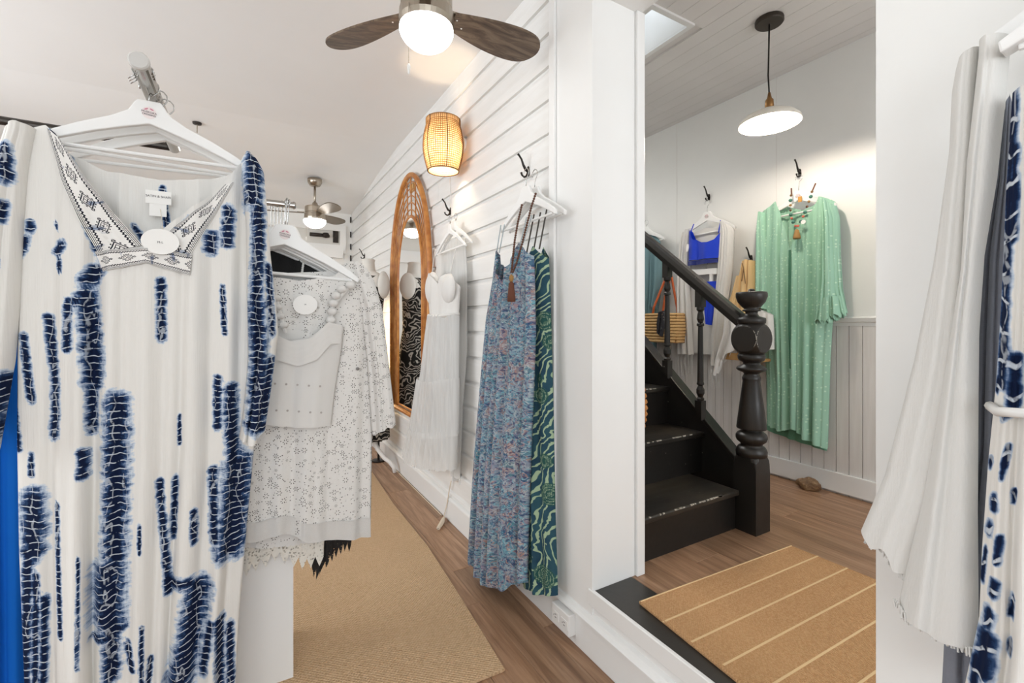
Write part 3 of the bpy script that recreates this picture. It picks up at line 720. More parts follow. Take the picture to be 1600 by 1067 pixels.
# ------------------------------------------------------------------ ceiling fans
def make_fan(cx, cy, cz, zg, R, rot, bl_mat, label, gr=.098):
    """cz ceiling height, zg height of the globe's rim"""
    f = thing('ceiling_fan', label, 'ceiling fan', (cx, cy, cz), 'brushed nickel ceiling fans')
    zm = zg + .02
    obj('canopy', MB().lathe([(.0, cz), (.068, cz), (.068, cz - .03), (.05, cz - .065), (.02, cz - .075)], (cx, cy, 0), 24), nickel, f, smooth=True)
    obj('downrod', MB().tube([(cx, cy, cz - .07), (cx, cy, zm + .12)], .011, 10).lathe([(.012, zm + .16), (.024, zm + .15), (.03, zm + .13), (.045, zm + .115)], (cx, cy, 0), 18), nickel, f, smooth=True)
    obj('motor_housing', MB().lathe([(.03, zm + .118), (.088, zm + .112), (.092, zm + .10), (.092, zm + .055), (.088, zm + .05), (.088, zm + .043), (.096, zm + .038), (.099, zm), (.094, zm - .02), (.0, zm - .02)], (cx, cy, 0), 32), nickel, f, smooth=False)
    g = [(gr * .97, zg)] + [(gr * math.cos(a), zg - gr * .78 * math.sin(a)) for a in [i * math.pi / 2 / 9 for i in range(1, 9)]] + [(.002, zg - gr * .78)]
    obj('globe', MB().lathe(g, (cx, cy, 0), 32), globe_mat, f, smooth=True)
    zbld = zm + .047
    outline = [(.10, -.030), (.16, -.045), (.26, -.066), (.36, -.078), (.43, -.074), (.47, -.052), (.485, -.015), (.475, .02), (.445, .052), (.39, .068), (.30, .070), (.20, .058), (.10, .036)]
    for k in range(3):
        a = rot + k * 2 * math.pi / 3; ca, sa = math.cos(a), math.sin(a); s = R / .485
        def tr(u, v, dz, ca=ca, sa=sa, s=s):
            u2 = u * s; v2 = v * s; zz = zbld + dz - v2 * .26
            return (cx + u2 * ca - v2 * sa, cy + u2 * sa + v2 * ca, zz)
        b = obj('blade', MB().prism(smooth_poly(outline), lambda u, v: tr(u, v, .004), lambda u, v: tr(u, v, -.004)), bl_mat, f)
        obj('blade_bracket', MB().prism([(.07, -.022), (.15, -.03), (.165, 0), (.15, .03), (.07, .022)], lambda u, v: tr(u, v, .011), lambda u, v: tr(u, v, .005)), nickel, b)
        for (u, v) in ((.115, -.012), (.145, .012)):
            c = tr(u, v, -.0055); obj('screw', MB().lathe([(.0035, c[2]), (.003, c[2] - .0015), (.0005, c[2] - .002)], (c[0], c[1], 0), 8), plastic_white, b)
    # pull chain at the side of the globe facing the camera's left
    px_, py_ = cx - .084, cy - .028 - gr * .3
    obj('pull_chain', MB().tube([(px_, py_, zg + .03), (px_, py_, zg - .13)], .0011, 6), nickel, f)
    mbc = MB()
    for q in range(10): mbc.lathe([(.0004, zg - .13 - q * .005 + .002), (.002, zg - .13 - q * .005), (.0004, zg - .13 - q * .005 - .002)], (px_, py_, 0), 6)
    obj('chain_beads', mbc, nickel, f)
    obj('chain_pull', MB().lathe([(.001, zg - .18), (.005, zg - .185), (.006, zg - .195), (.003, zg - .205), (.004, zg - .21), (.0005, zg - .218)], (px_, py_, 0), 10), plastic_white, f, smooth=True)
    return f
make_fan(.562, 1.573, CZ, 2.315, .49, 0.06, blade_wood, 'large near ceiling fan with dark walnut blades and lit globe', .098)
make_fan(.585, 4.87, 2.675, 2.27, .47, math.radians(-72), blade_grey, 'small far ceiling fan with bronze blades by the back wall', .105)

# pendant in the hall
PX_, PY_ = 2.40, 1.395
pd = thing('pendant_lamp', 'pendant lamp with shallow metal shade on black cord over the hall', 'pendant lamp', (PX_, PY_, HCZ))
obj('canopy', MB().lathe([(0, HCZ), (.067, HCZ), (.069, HCZ - .006), (.069, HCZ - .02), (.064, HCZ - .026), (.0, HCZ - .027)], (PX_, PY_, 0), 32), M('pendant_bronze', srgb(52, 44, 36), .45, .3), pd, smooth=False)
zs = H + 1.075
obj('cord', MB().tube([(PX_, PY_, HCZ - .02), (PX_ - .004, PY_ + .004, HCZ - .3), (PX_, PY_, zs + .13)], .0042, 8), iron, pd, smooth=True)
obj('socket', MB().lathe([(.006, zs + .15), (.012, zs + .12), (.02, zs + .11), (.022, zs + .075), (.018, zs + .07), (.026, zs + .06), (.026, zs + .045)], (PX_, PY_, 0), 18), M('antique_brass', srgb(150, 112, 70), .35, .8), pd, smooth=True)
shade_o = [(.024, zs + .06), (.04, zs + .054), (.085, zs + .042), (.125, zs + .022), (.146, zs), (.150, zs - .012), (.150, zs - .017)]
shade_i = [(.147, zs - .017), (.146, zs - .012), (.142, zs - .001), (.122, zs + .018), (.085, zs + .037), (.04, zs + .048), (.022, zs + .05)]
obj('shade', MB().lathe(shade_o + [(.150, zs - .018), (.147, zs - .018)] + shade_i, (PX_, PY_, 0), 40, cap=False), M('white_enamel_shade', srgb(232, 226, 214), .35), pd, smooth=True)
obj('bulb', MB().lathe([(.012, zs + .047), (.016, zs + .03)] + [(.03 * math.cos(a), zs + .006 - .03 * math.sin(a)) for a in [-.9, -.5, 0, .4, .8, 1.2, 1.5]], (PX_, PY_, 0), 20), pend_bulb, pd, smooth=True)

# wall sconce of woven rattan
SXc, SYc, SZc = .995, 2.50, 2.29
sc_ = thing('wall_sconce', 'glowing barrel shaped woven rattan wall lamp on white plank wall', 'wall lamp', (SXc, SYc, SZc - .17))
obj('wall_plate', MB().lathe([(0, 0), (.05, 0), (.05, -.012), (.012, -.016), (.012, -.06), (0, -.06)], (WX, SYc, SZc + .02), 20, 'x'), plastic_white, sc_)
def brl(t): return .084 + .034 * math.sin(math.pi * (t * .9 + .06)) if t < 1 else .1
hh = .150
mbw = MB()
for i in range(27):
    t = i / 26; z = SZc - hh + 2 * hh * t; r = brl(t) - .002
    mbw.tube([(SXc + r * math.cos(a), SYc + r * math.sin(a), z) for a in [2 * math.pi * k / 28 for k in range(28)]], .0024, 4, closed=True)
for k in range(54):
    a = 2 * math.pi * k / 54
    mbw.tube([(SXc + (brl(i / 8)) * math.cos(a), SYc + (brl(i / 8)) * math.sin(a), SZc - hh + 2 * hh * i / 8) for i in range(9)], .0017, 4, cap=False)
mbl = MB().lathe([(brl(i / 12) - .004, SZc - hh + 2 * hh * i / 12) for i in range(13)], (SXc, SYc, 0), 40, cap=False)
obj('glow_liner', mbl, M('tan_glow_liner', srgb(236, 206, 156), .8, fn=plainfab(srgb(228, 196, 148), 40, 40, .1, sheer=.0, trans=.40)), sc_, smooth=True)  # liner added to make the woven shade glow, the lamp itself has none
wv = obj('weave', mbw, rattan_lamp, sc_); wv['kind'] = 'stuff'
for k in range(6):
    a = 2 * math.pi * k / 6 + .35
    obj('rib', MB().tube([(SXc + (brl(i / 10) + .001) * math.cos(a), SYc + (brl(i / 10) + .001) * math.sin(a), SZc - hh + 2 * hh * i / 10) for i in range(11)], .0028, 6), rattan_dark, sc_)
for t in (0, 1):
    z = SZc - hh + 2 * hh * t; r = brl(min(t,.9999))
    obj('rim', MB().tube([(SXc + r * math.cos(a), SYc + r * math.sin(a), z) for a in [2 * math.pi * k / 36 for k in range(36)]], .004, 6, closed=True), rattan_dark, sc_)
obj('bulb_holder', MB().tube([(WX - .05, SYc, SZc + .02), (SXc, SYc, SZc + .02), (SXc, SYc, SZc)], .008, 8), plastic_white, sc_)
obj('bulb', MB().lathe([(.012, SZc), (.016, SZc - .015)] + [(.028 * math.cos(a), SZc - .04 - .03 * math.sin(a)) for a in [-.8, -.4, 0, .4, .8, 1.2, 1.5]], (SXc, SYc, 0), 16), warm_bulb, sc_, smooth=True)
wpl = XP(WX - .004)
obj('cord', MB().tube([wpl.wp(702, 262), wpl.wp(703, 285), wpl.wp(704, 305), wpl.wp(703, 330)], .0022, 6), plastic_white, sc_)

# ------------------------------------------------------------------ clothes: cloth tubes with folds
def interp(pts, key=0, rev=False):
    p = sorted(pts, key=lambda q: q[key]); k = [q[key] for q in p]; v = [q[1 - key] for q in p]
    return lambda x: np.interp(x, k, v)
class Cloth: pass
def garment(name, mat, pl, L, R, TF, B, TB=None, D=.045, folds=7, amp=.012, nc=56, nr=48, off=0.0, parent=None, dye=None, seed=0, ripple=0.0,
            zig=0.0, zign=30, prof=.55, back=.5, tagv=None, hem=None, flare=1.0, px=True, bmin=.04):
    """L, R: outline down the left and right side; TF/TB: top edge of the front and the back; B: the hem - points on the photograph's plane pl"""
    cv = (lambda q: [pl.px(*p) for p in q]) if px else (lambda q: q)
    L, R, TF, B = cv(L), cv(R), cv(TF), cv(B); TB = cv(TB) if TB else TF
    Lz, Rz = interp(L, 1), interp(R, 1)
    def edge(e):
        a0, a1 = e[0][0], e[-1][0]; s = [(q[0] - a0) / (a1 - a0) for q in e]
        return lambda x: np.interp(x, s, [q[1] for q in e])
    tf, tb, bt = edge(TF), edge(TB), edge(B)
    rs = np.random.RandomState(seed + 11); ph = rs.rand(6) * 6.28; fr = folds * np.array([.55, .8, 1.0, 1.35, 1.9, 2.6]); wt = np.array([.6, .7, 1, .7, .45, .25])
    sF = np.linspace(0, 1, nc + 1); sB = np.linspace(1, 0, nc + 1)[1:-1]
    S = np.concatenate([sF, sB]); front = np.concatenate([np.ones(nc + 1), np.zeros(nc - 1)])
    top = np.where(front > 0, tf(S), tb(S)); e0 = (tf(0.0) + tb(0.0)) / 2; e1 = (tf(1.0) + tb(1.0)) / 2
    bot = bt(S) + (zig * np.abs(((S * zign) % 1) * 2 - 1) if zig else 0) + (ripple * np.sin(S * 2 * np.pi * folds * 1.35 + ph[3]))
    bot = bot + np.where(front > 0, 0, .012)
    T = np.linspace(0, 1, nr + 1)[:, None]
    Z = top[None] + (bot - top)[None] * T
    A = Lz(Z) + (Rz(Z) - Lz(Z)) * S[None]
    zmax, zmin = max(q[1] for q in TF), min(q[1] for q in B)
    def fold(s, z):
        t = np.clip((zmax - z) / (zmax - zmin), 0, 1) ** .7; o = 0
        for k in range(6): o = o + wt[k] * np.sin(2 * np.pi * fr[k] * s + ph[k] + (zmax - z) * (k - 2.5) * .35)
        return amp * (.25 + .75 * t * flare) * o
    P = np.sin(np.pi * np.clip(S, 0.0, 1.0)) ** prof
    fl = fold(S[None] + 0 * Z, Z)
    O = np.where(front[None] > 0, D * P[None] + fl * (.15 + .85 * P[None]), np.maximum(-D * back * P[None] + .6 * fl, -bmin)) + off
    O = np.maximum(O, off - bmin)
    A = A + .35 * np.roll(fl, 3, axis=1) * np.sin(np.pi * S)[None]
    n = len(S); mb = MB()
    ax, nn = np.array(pl.ax), np.array(pl.n)
    X = pl.o[0] + A * ax[0] + O * nn[0]; Y = pl.o[1] + A * ax[1] + O * nn[1]
    V = np.stack([X, Y, Z], -1).reshape(-1, 3); mb.v = [tuple(p) for p in V]
    for i in range(nr):
        for j in range(n):
            j2 = (j + 1) % n; mb.f.append((i * n + j, i * n + j2, (i + 1) * n + j2, (i + 1) * n + j))
    mb.uv = np.stack([A + np.where(front[None] > 0, 0, 3.7), Z], -1).reshape(-1, 2)
    o = obj(name, mb, mat, parent, smooth=True)
    if dye:
        m = np.zeros(A.shape)
        for pts, r in dye:
            q = cv(pts); x0_, y0_ = pts[0]; rr = r * (abs(pl.px(x0_, y0_)[0] - pl.px(x0_ + 1, y0_)[0]) if px else 1.0)
            for (a, b) in (zip(q[:-1], q[1:]) if len(q) > 1 else [(q[0], q[0])]):
                d = np.array(b) - np.array(a); ll = float(d @ d) + 1e-12
                t = np.clip(((A - a[0]) * d[0] + (Z - a[1]) * d[1]) / ll, 0, 1)
                dist = np.hypot(A - a[0] - t * d[0], Z - a[1] - t * d[1]); m = np.maximum(m, np.clip(1 - dist / (1.9 * rr), 0, 1))
        at = o.data.attributes.new('dye', 'FLOAT', 'POINT'); at.data.foreach_set('value', m.ravel().astype(np.float32))
    c = Cloth(); c.o = o; c.pl = pl
    def surf(a, z, lift=.003):
        l, r = float(Lz(z)), float(Rz(z)); s = min(max((a - l) / (r - l), 0.0), 1.0); P_ = math.sin(math.pi * s) ** prof
        return pl.w(a, z, D * P_ + float(fold(np.array(s), np.array(z))) * (.15 + .85 * P_) + off + lift)
    c.surf = surf; c.spx = lambda x, y, lift=.003: surf(*(pl.px(x, y)), lift)
    return c
def band(name, mat, cl, outer, inner, parent, n=24, m=6, lift=.004, vs=10.0):
    """a strip sewn on the cloth between two polylines"""
    def res(p, n):
        p = np.array(p, float); d = np.r_[0, np.cumsum(np.hypot(*np.diff(p, axis=0).T))]; t = np.linspace(0, d[-1], n + 1)
        return np.stack([np.interp(t, d, p[:, 0]), np.interp(t, d, p[:, 1])], -1)
    o_, i_ = res(outer, n), res(inner, n); mb = MB(); uv = []; ln = 0; prev = None
    for k in range(n + 1):
        mid = np.array(cl.spx(*((o_[k] + i_[k]) / 2)))
        if prev is not None: ln += float(np.linalg.norm(mid - prev))
        prev = mid
        for j in range(m + 1):
            t = j / m; p = o_[k] * (1 - t) + i_[k] * t; mb.v.append(cl.spx(p[0], p[1], lift)); uv.append((t, ln * vs))
    for k in range(n):
        for j in range(m): b = k * (m + 1) + j; mb.f.append((b, b + 1, b + m + 2, b + m + 1))
    mb.uv = uv
    return obj(name, mb, mat, parent, smooth=True)
def disc(name, mat, c, pl, rx_, rz_, parent, th=.0012, tilt=0.0, n=28):
    mb = MB(); ct, s_ = math.cos(tilt), math.sin(tilt)
    poly = [(rx_ * math.cos(2 * math.pi * k / n), rz_ * math.sin(2 * math.pi * k / n)) for k in range(n)]
    poly = [(a * ct - b * s_, a * s_ + b * ct) for a, b in poly]
    f = lambda a, b, o: (c[0] + a * pl.ax[0] + o * pl.n[0], c[1] + a * pl.ax[1] + o * pl.n[1], c[2] + b)
    mb.prism(poly, lambda a, b: f(a, b, th), lambda a, b: f(a, b, 0))
    return obj(name, mb, mat, parent)
def lettering(s, size, mat, c, pl, parent, tilt=0.0, name='lettering'):
    me = text_mesh(s, size, name); ct, s_ = math.cos(tilt), math.sin(tilt); off = wloc(parent)
    for v in me.vertices:
        a, b, o = v.co.x, v.co.y, v.co.z; a, b = a * ct - b * s_, a * s_ + b * ct
        v.co = (c[0] + a * pl.ax[0] + o * pl.n[0] - off.x, c[1] + a * pl.ax[1] + o * pl.n[1] - off.y, c[2] + b - off.z)
    return link(name, me, mat, parent)

# hangers -----------------------------------------------------------
def hanger(label, pl, a, ztop, w=.42, drop=.135, neck=.085, tilt=0.0, off=0.0, th=.016, slim=False, sticker=True, group='white hangers', hook_mat=None, swivel=0.0, bar=True, hr=.02, off2=0.0):
    """hook hangs at (a, ztop) of plane pl"""
    base = pl.w(a, ztop - neck - drop, off); h = thing('clothes_hanger', label, 'hanger', base, group)
    ct, s_ = math.cos(tilt), math.sin(tilt)
    def f(x, z, o=0.0):
        x, z = x * ct - z * s_, x * s_ + z * ct
        return pl.w(a + x, ztop + z, off + o)
    hw_ = w / 2; e = .022 if not slim else .012; nk = .034 if not slim else .016; dr = drop
    up = [(nk * .75, -neck + .012), (nk * 1.0, -neck), (nk * 1.35, -neck - dr * .17), (hw_ * .35, -neck - dr * .36), (hw_ * .62, -neck - dr * .6), (hw_ * .85, -neck - dr * .84), (hw_, -neck - dr * 1.02)]
    lo = [(hw_ * .985, -neck - dr * 1.02 - e * .8), (hw_ * .8, -neck - dr * .82 - e), (hw_ * .5, -neck - dr * .55 - e * 1.1), (hw_ * .22, -neck - dr * .34 - e * 1.2), (0.0, -neck - dr * .22 - e * 1.1)]
    half = up + lo
    poly = [(-x, z) for x, z in up[::-1]] + up + lo[:-1] + [lo[-1]] + [(-x, z) for x, z in lo[:-1][::-1]]
    obj('body', MB().prism(poly, lambda x, z: f(x, z, th / 2), lambda x, z: f(x, z, -th / 2)), hanger_white, h, bevel=.003)
    if bar: obj('trouser_bar', MB().tube([f(-hw_ * .9, -neck - dr * .93 - e), f(hw_ * .9, -neck - dr * .93 - e)], .0055 if not slim else .0035, 8), hanger_white, h)
    cs, ss = math.cos(swivel), math.sin(swivel)
    arc = [(0, -neck + .012), (0, -neck + .03), (.004, -2.2 * hr)] + [(hr * math.sin(t), -hr + hr * math.cos(t)) for t in [2.4, 2.0, 1.57, 1.1, .6, 0, -.6, -1.1, -1.57, -2.0]]
    obj('hook', MB().tube([f(x * cs, z, x * ss) for x, z in arc], .0018, 6), hook_mat or clear_hook, h, smooth=True)
    if sticker:
        c = f(0, -neck - .022, th / 2 + .0003); d = disc('sticker', sticker_mat, c, pl, .0165, .0165, h, .0005)
        c2 = f(0, -neck - .021, th / 2 + .0012); c3 = f(0, -neck - .028, th / 2 + .0012)
        lettering('MUSKOKA', .0072, ink, c2, pl, d, tilt - .12); lettering('CROSSING', .0064, ink, c3, pl, d, tilt - .12)
        for sx in (-.006, .006): disc('pink_motif', pink_ink, f(sx, -neck - .0125, th / 2 + .0010), pl, .005, .002, d, .0003, .5 if sx < 0 else -.5, 10)
    return h

# coat hooks --------------------------------------------------------
def coat_hook(pl, x, y, label, s=1.0, group='black iron coat hooks'):
    a, z = pl.px(x, y); b = pl.w(a, z - .03)
    h = thing('coat_hook', label, 'hook', b, group)
    f = lambda da, dz, o: pl.w(a + da * s, z + dz * s, o * s)
    obj('back_plate', MB().prism([(-.009, -.028), (.009, -.028), (.012, -.01), (.009, .022), (0, .03), (-.009, .022), (-.012, -.01)], lambda p, q: f(p, q, .006), lambda p, q: f(p, q, 0)), iron, h, bevel=.002)
    obj('upper_prong', MB().tube([f(0, .0, .004), f(0, .008, .02), f(0, .03, .034), f(0, .058, .045), f(0, .078, .062), f(0, .082, .068)], [.007, .007, .0055, .0045, .0045, .006], 8), iron, h, smooth=True)
    obj('lower_prong', MB().tube([f(0, -.008, .004), f(0, -.028, .014), f(0, -.034, .028), f(0, -.026, .042), f(0, -.012, .047)], [.006, .0055, .005, .0045, .0055], 8), iron, h, smooth=True)
    return h
wall_pl, hall_pl = XP(WX), XP(HX1)
coat_hook(wall_pl, 826, 268, 'black iron coat hook above the blue paisley dress', .85)
coat_hook(wall_pl, 704, 330, 'black iron coat hook above the white tulle dress', .85)
coat_hook(wall_pl, 570, 400, 'small distant black hook beside the dressed mannequin', .9)
coat_hook(hall_pl, 1250, 270, 'black iron coat hook above the mint green dress', .88)
coat_hook(hall_pl, 1108, 308, 'black iron coat hook above the white cardigan', .88)
coat_hook(hall_pl, 1006, 340, 'black iron coat hook nearest the post, above the teal dress', .88)
coat_hook(hall_pl, 1174, 404, 'lower black iron coat hook holding the tan top', .88)

# ------------------------------------------------------------------ rack with the tie-dye dress, left foreground
RZ1 = 1.905
rack = thing('clothes_rack', 'chrome clothes rack arm holding the blue and white tie-dye dress', 'clothes rack', (-.8, 2.1, 0))
aX = -.232
obj('arm', MB().tube([(aX, 1.452, RZ1), (aX, 2.1, RZ1)], .0205, 20), chrome, rack, smooth=False)
obj('end_cap', MB().lathe([(.0, 1.444), (.019, 1.444), (.0225, 1.447), (.0225, 1.456), (.020, 1.458)], (aX, 0, RZ1), 24, 'y'), M('grey_plastic_cap', srgb(200, 198, 194), .45), rack, smooth=False)
obj('crossbar', MB().tube([(-1.5, 2.1, RZ1), (aX, 2.1, RZ1)], .014, 12), M('dark_steel_tube', srgb(70, 66, 62), .3, .9), rack)
for x in (-1.45, -.62): obj('upright', MB().tube([(x, 2.1, 0.03), (x, 2.1, RZ1)], .014, 12), M('dark_steel_tube'), rack)
obj('foot', MB().box(-1.5, -.56, 2.05, 2.2, 0, .03), M('dark_steel_tube'), rack)

dp = YP(1.60)
ax_, _ = dp.px(233, 172)
hanger('front white hanger holding the blue and white tie-dye dress', dp, ax_, RZ1 + .024, .47, .125, .075, tilt=.012, hr=.0225, off2=0)
hanger('white hanger just behind the tie-dye dress hanger', YP(1.66), ax_ + .012, RZ1 + .024, .45, .125, .075, tilt=-.02, sticker=False, hr=.0225)
hanger('white hanger third along the chrome arm', YP(1.72), ax_ + .02, RZ1 + .024, .45, .125, .075, tilt=.03, sticker=False, hr=.0225)
for i, y in enumerate((1.50, 1.515, 1.53)):
    t_ = thing('spare_hook', ('loose wire hook nearest the capped end of the chrome arm', 'loose wire hook in the middle of three on the chrome arm', 'loose wire hook farthest from the capped end of the chrome arm')[i], 'hook', (aX, y, RZ1 - .03), 'loose wire hooks on the chrome arm')
    obj('wire', MB().tube([(aX + .0225 * math.sin(t), y, RZ1 + .0225 * math.cos(t)) for t in [1.9, 1.2, .5, -.3, -1.0, -1.7, -2.3]] + [(aX - .03, y, RZ1 - .028)], .0015, 6), clear_hook, t_, smooth=True)

dress_pl = YP(1.585)
STROKES = [([(142, 462), (150, 520), (153, 592)], 15), ([(114, 472), (113, 545)], 7), ([(118, 474), (150, 466)], 8), ([(146, 440), (158, 425)], 14), ([(150, 608), (150, 668)], 8),
    ([(190, 622), (190, 720), (188, 800), (186, 858)], 18), ([(178, 880), (176, 950)], 24), ([(182, 960), (182, 1036)], 13), ([(155, 985), (200, 960)], 8), ([(186, 660), (200, 664)], 12),
    ([(82, 496), (90, 560), (94, 604), (91, 678)], 8), ([(40, 524), (47, 580), (54, 624)], 7), ([(57, 772), (57, 856)], 20), ([(48, 860), (44, 960), (42, 1067)], 10), ([(54, 706), (54, 738)], 5),
    ([(138, 700), (138, 735)], 8), ([(97, 780), (99, 890), (102, 985)], 4), ([(76, 925), (74, 1063)], 6), ([(133, 858), (132, 1023)], 2.6), ([(206, 985), (213, 1025)], 5), ([(225, 807), (225, 852)], 2.5),
    ([(256, 440), (256, 528)], 7), ([(253, 745), (260, 830), (267, 915)], 6), ([(277, 739), (274, 830)], 4.5), ([(306, 788), (306, 835)], 5), ([(283, 645), (283, 690)], 2.8), ([(270, 900), (300, 895)], 10),
    ([(312, 908), (298, 990), (280, 1067)], 19), ([(341, 588), (341, 664)], 6), ([(361, 604), (364, 712)], 10), ([(374, 722), (368, 790), (362, 850)], 22), ([(334, 728), (336, 838)], 7), ([(344, 955), (344, 1067)], 7),
    ([(359, 970), (361, 1063)], 6), ([(51, 352), (52, 360)], 8), ([(41, 376), (33, 396)], 10), ([(104, 385), (96, 395)], 8), ([(94, 352), (95, 360)], 3), ([(100, 405), (100, 425)], 4),
    ([(358, 332), (356, 384)], 9), ([(333, 372), (330, 392)], 10), ([(395, 262), (396, 330)], 12), ([(252, 290), (258, 350)], 5), ([(90, 210), (125, 300), (160, 400)], 7), ([(205, 350), (228, 382)], 5), ([(270, 380), (300, 345)], 5),
    ([(62, 890), (60, 1067)], 6), ([(20, 640), (30, 700)], 8), ([(240, 1010), (236, 1067)], 3.5), ([(228, 960), (228, 1060)], 3), ([(318, 1040), (330, 960)], 6), ([(348, 450), (352, 520)], 4)]
td = thing('tie_dye_dress', 'long blue and white tie-dye dress with embroidered V neck in the left foreground', 'dress', dress_pl.w(-.22, .3))
body = garment('bodice_and_skirt', tie_dye, dress_pl, L=[(40, 195), (30, 300), (28, 460), (27, 690), (30, 860), (38, 1067), (46, 1200)], R=[(402, 240), (404, 300), (402, 450), (398, 690), (386, 820), (374, 960), (368, 1067), (364, 1200)],
    TF=[(44, 206), (80, 201), (98, 216), (150, 290), (233, 388), (300, 335), (345, 300), (374, 262), (386, 251), (404, 262)],
    TB=[(44, 206), (80, 203), (112, 240), (170, 264), (250, 278), (330, 277), (372, 268), (386, 253), (404, 262)], B=[(38, 1160), (200, 1168), (368, 1160)],
    D=.05, folds=6, amp=.013, nc=130, nr=150, parent=td, dye=STROKES, seed=4, flare=1.1)
garment('left_sleeve', tie_dye, dress_pl, L=[(14, 210), (-18, 300), (-50, 500), (-62, 700)], R=[(62, 205), (50, 260), (42, 350), (36, 460), (28, 560), (14, 640), (2, 706)], TF=[(22, 212), (40, 203), (60, 206)], B=[(-50, 640), (-20, 690), (4, 702)],
    D=.05, folds=3, amp=.008, nc=40, nr=80, off=.012, parent=td, seed=9, dye=[([(24, 240), (26, 290)], 10), ([(22, 325), (18, 350)], 8), ([(20, 590), (0, 640)], 16), ([(10, 655), (-8, 690)], 10), ([(2, 350), (8, 420)], 6), ([(0, 540), (2, 560)], 7)])
garment('right_sleeve', tie_dye, dress_pl, L=[(376, 250), (380, 300), (384, 350), (386, 450), (388, 560), (380, 640), (372, 690)], R=[(396, 246), (412, 275), (416, 320), (422, 400), (430, 470), (434, 520), (424, 600), (413, 672)], TF=[(380, 258), (390, 250), (404, 258)], B=[(373, 680), (392, 686), (411, 668)],
    D=.05, folds=3, amp=.007, nc=44, nr=90, off=.03, parent=td, seed=12, dye=[([(398, 260), (394, 320)], 14), ([(404, 330), (400, 470)], 9), ([(418, 420), (424, 520)], 5), ([(400, 480), (404, 560), (400, 660)], 13), ([(422, 560), (412, 640)], 6), ([(390, 655), (408, 660)], 9)])
band('embroidered_band', embroidery, body, [(80, 206), (103, 285), (133, 350), (160, 400)], [(101, 224), (146, 292), (190, 345), (229, 388)], td, lift=.005, vs=14)
band('embroidered_band', embroidery, body, [(366, 290), (350, 316), (326, 358), (301, 402)], [(352, 294), (323, 324), (285, 352), (242, 388)], td, lift=.005, vs=14)
band('embroidered_yoke', embroidery, body, [(154, 396), (195, 394), (235, 392), (270, 396), (304, 402)], [(168, 427), (200, 421), (235, 414), (268, 424), (300, 433)], td, lift=.007, vs=20)
c_ = YP(1.585).wp(248, 309, .004); lab = obj('neck_label', MB().box(c_[0] - .0285, c_[0] + .0285, c_[1], c_[1] + .0012, c_[2] - .018, c_[2] + .018), paper, td)
lettering('SATIN & SHARI', .0085, ink, (c_[0], c_[1] - .0004, c_[2] + .002), dp, lab)
obj('care_label', MB().box(c_[0] - .02, c_[0] + .018, c_[1] + .001, c_[1] + .002, c_[2] - .052, c_[2] - .018), paper, td)
c_ = YP(1.53).wp(251, 378, .004); tg_ = disc('price_tag', paper, c_, dp, .0415, .034, td, .0015, -.05)
lettering('M-L', .008, ink, (c_[0], c_[1] - .0018, c_[2] - .002), dp, tg_)
obj('tag_string', MB().tube([(c_[0] + .004, c_[1], c_[2] + .027), (c_[0] + .002, c_[1] + .02, c_[2] + .05), YP(1.585).wp(250, 325, .0)], .0007, 5), cord_white, tg_)
# blue garment behind it at the left
bl = garment('blue_garment', blue_cloth, YP(1.69), L=[(-110, 560), (-120, 1100)], R=[(36, 560), (42, 700), (44, 900), (46, 1120)], TF=[(-100, 520), (-30, 480), (30, 540)], B=[(-120, 1120), (44, 1120)], D=.04, folds=5, amp=.012, nr=30, nc=40, seed=3)
tag(bl.o, 'bright blue garment hanging behind the tie-dye dress at the left edge', 'garment')
hanger('white hanger holding the bright blue garment', YP(1.78), -.50, RZ1 - .25, .40, .12, .075, sticker=False)
hk = obj('chain_loop', MB().tube([(-.50, 1.78, RZ1 - .25), (-.50, 1.9, RZ1 - .1), (-.50, 2.1, RZ1 + .01)], .003, 6), chrome, rack)

# ------------------------------------------------------------------ low white cabinet and the second rail
cab = thing('display_cabinet', 'low white display cabinet under the hanging clothes', 'cabinet', (-.6, 1.90, 0))
obj('carcass', MB().box(-1.3, .124, 1.776, 2.02, 0, .52), white_trim, cab); obj('top_panel', MB().box(-1.31, .140, 1.765, 2.03, .52, .542), white_trim, cab, bevel=.002)
obj('front_panel', MB().box(-1.3, .142, 1.762, 1.775, 0, .519), white_trim, cab)
obj('end_panel', MB().box(.124, .142, 1.7755, 2.03, 0, .52), white_trim, cab)
r2 = YP(1.715); re_, rz_ = r2.px(459, 321)
rail2 = thing('clothes_rail', 'chrome rail end holding the white eyelet clothes', 'clothes rack', (-.2, 1.9, .542))
obj('rail', MB().tube([(-.75, 1.715, rz_), (re_, 1.715, rz_)], .0105, 16), chrome, rail2)
obj('end_cap', MB().lathe([(0, re_ + .006), (.010, re_ + .006), (.0125, re_ + .002), (.0125, re_ - .003)], (0, 1.715, rz_), 16, 'x'), chrome, rail2)
for x in (-.72, -.30): obj('upright', MB().tube([(x, 1.9, .542), (x, 1.9, rz_ - .03), (x, 1.88, rz_), (x, 1.715, rz_)], .0105, 12), chrome, rail2)
h_a, h_z = r2.px(447, 370)
gp = Plane(h_a, 1.715, .0)
hz_ = rz_ + .014
nk = hz_ - h_z - .022
hanger('white hanger with sticker holding the white eyelet clothes', gp, 0, hz_, .49, .14, nk, tilt=-.05, off=.035, swivel=1.4, hr=.013)
for i in range(6):
    hanger('white hanger packed on the chrome rail, %s behind the stickered one' % ('first', 'second', 'third', 'fourth', 'fifth', 'sixth')[i], gp, -.010 * i + .008, hz_, .47, .14, nk + .004 * (i % 3), tilt=-.06 + .012 * i, off=.018 - .015 * i, sticker=False, swivel=1.4, hr=.013, th=.011, group='hangers packed on the chrome rail')

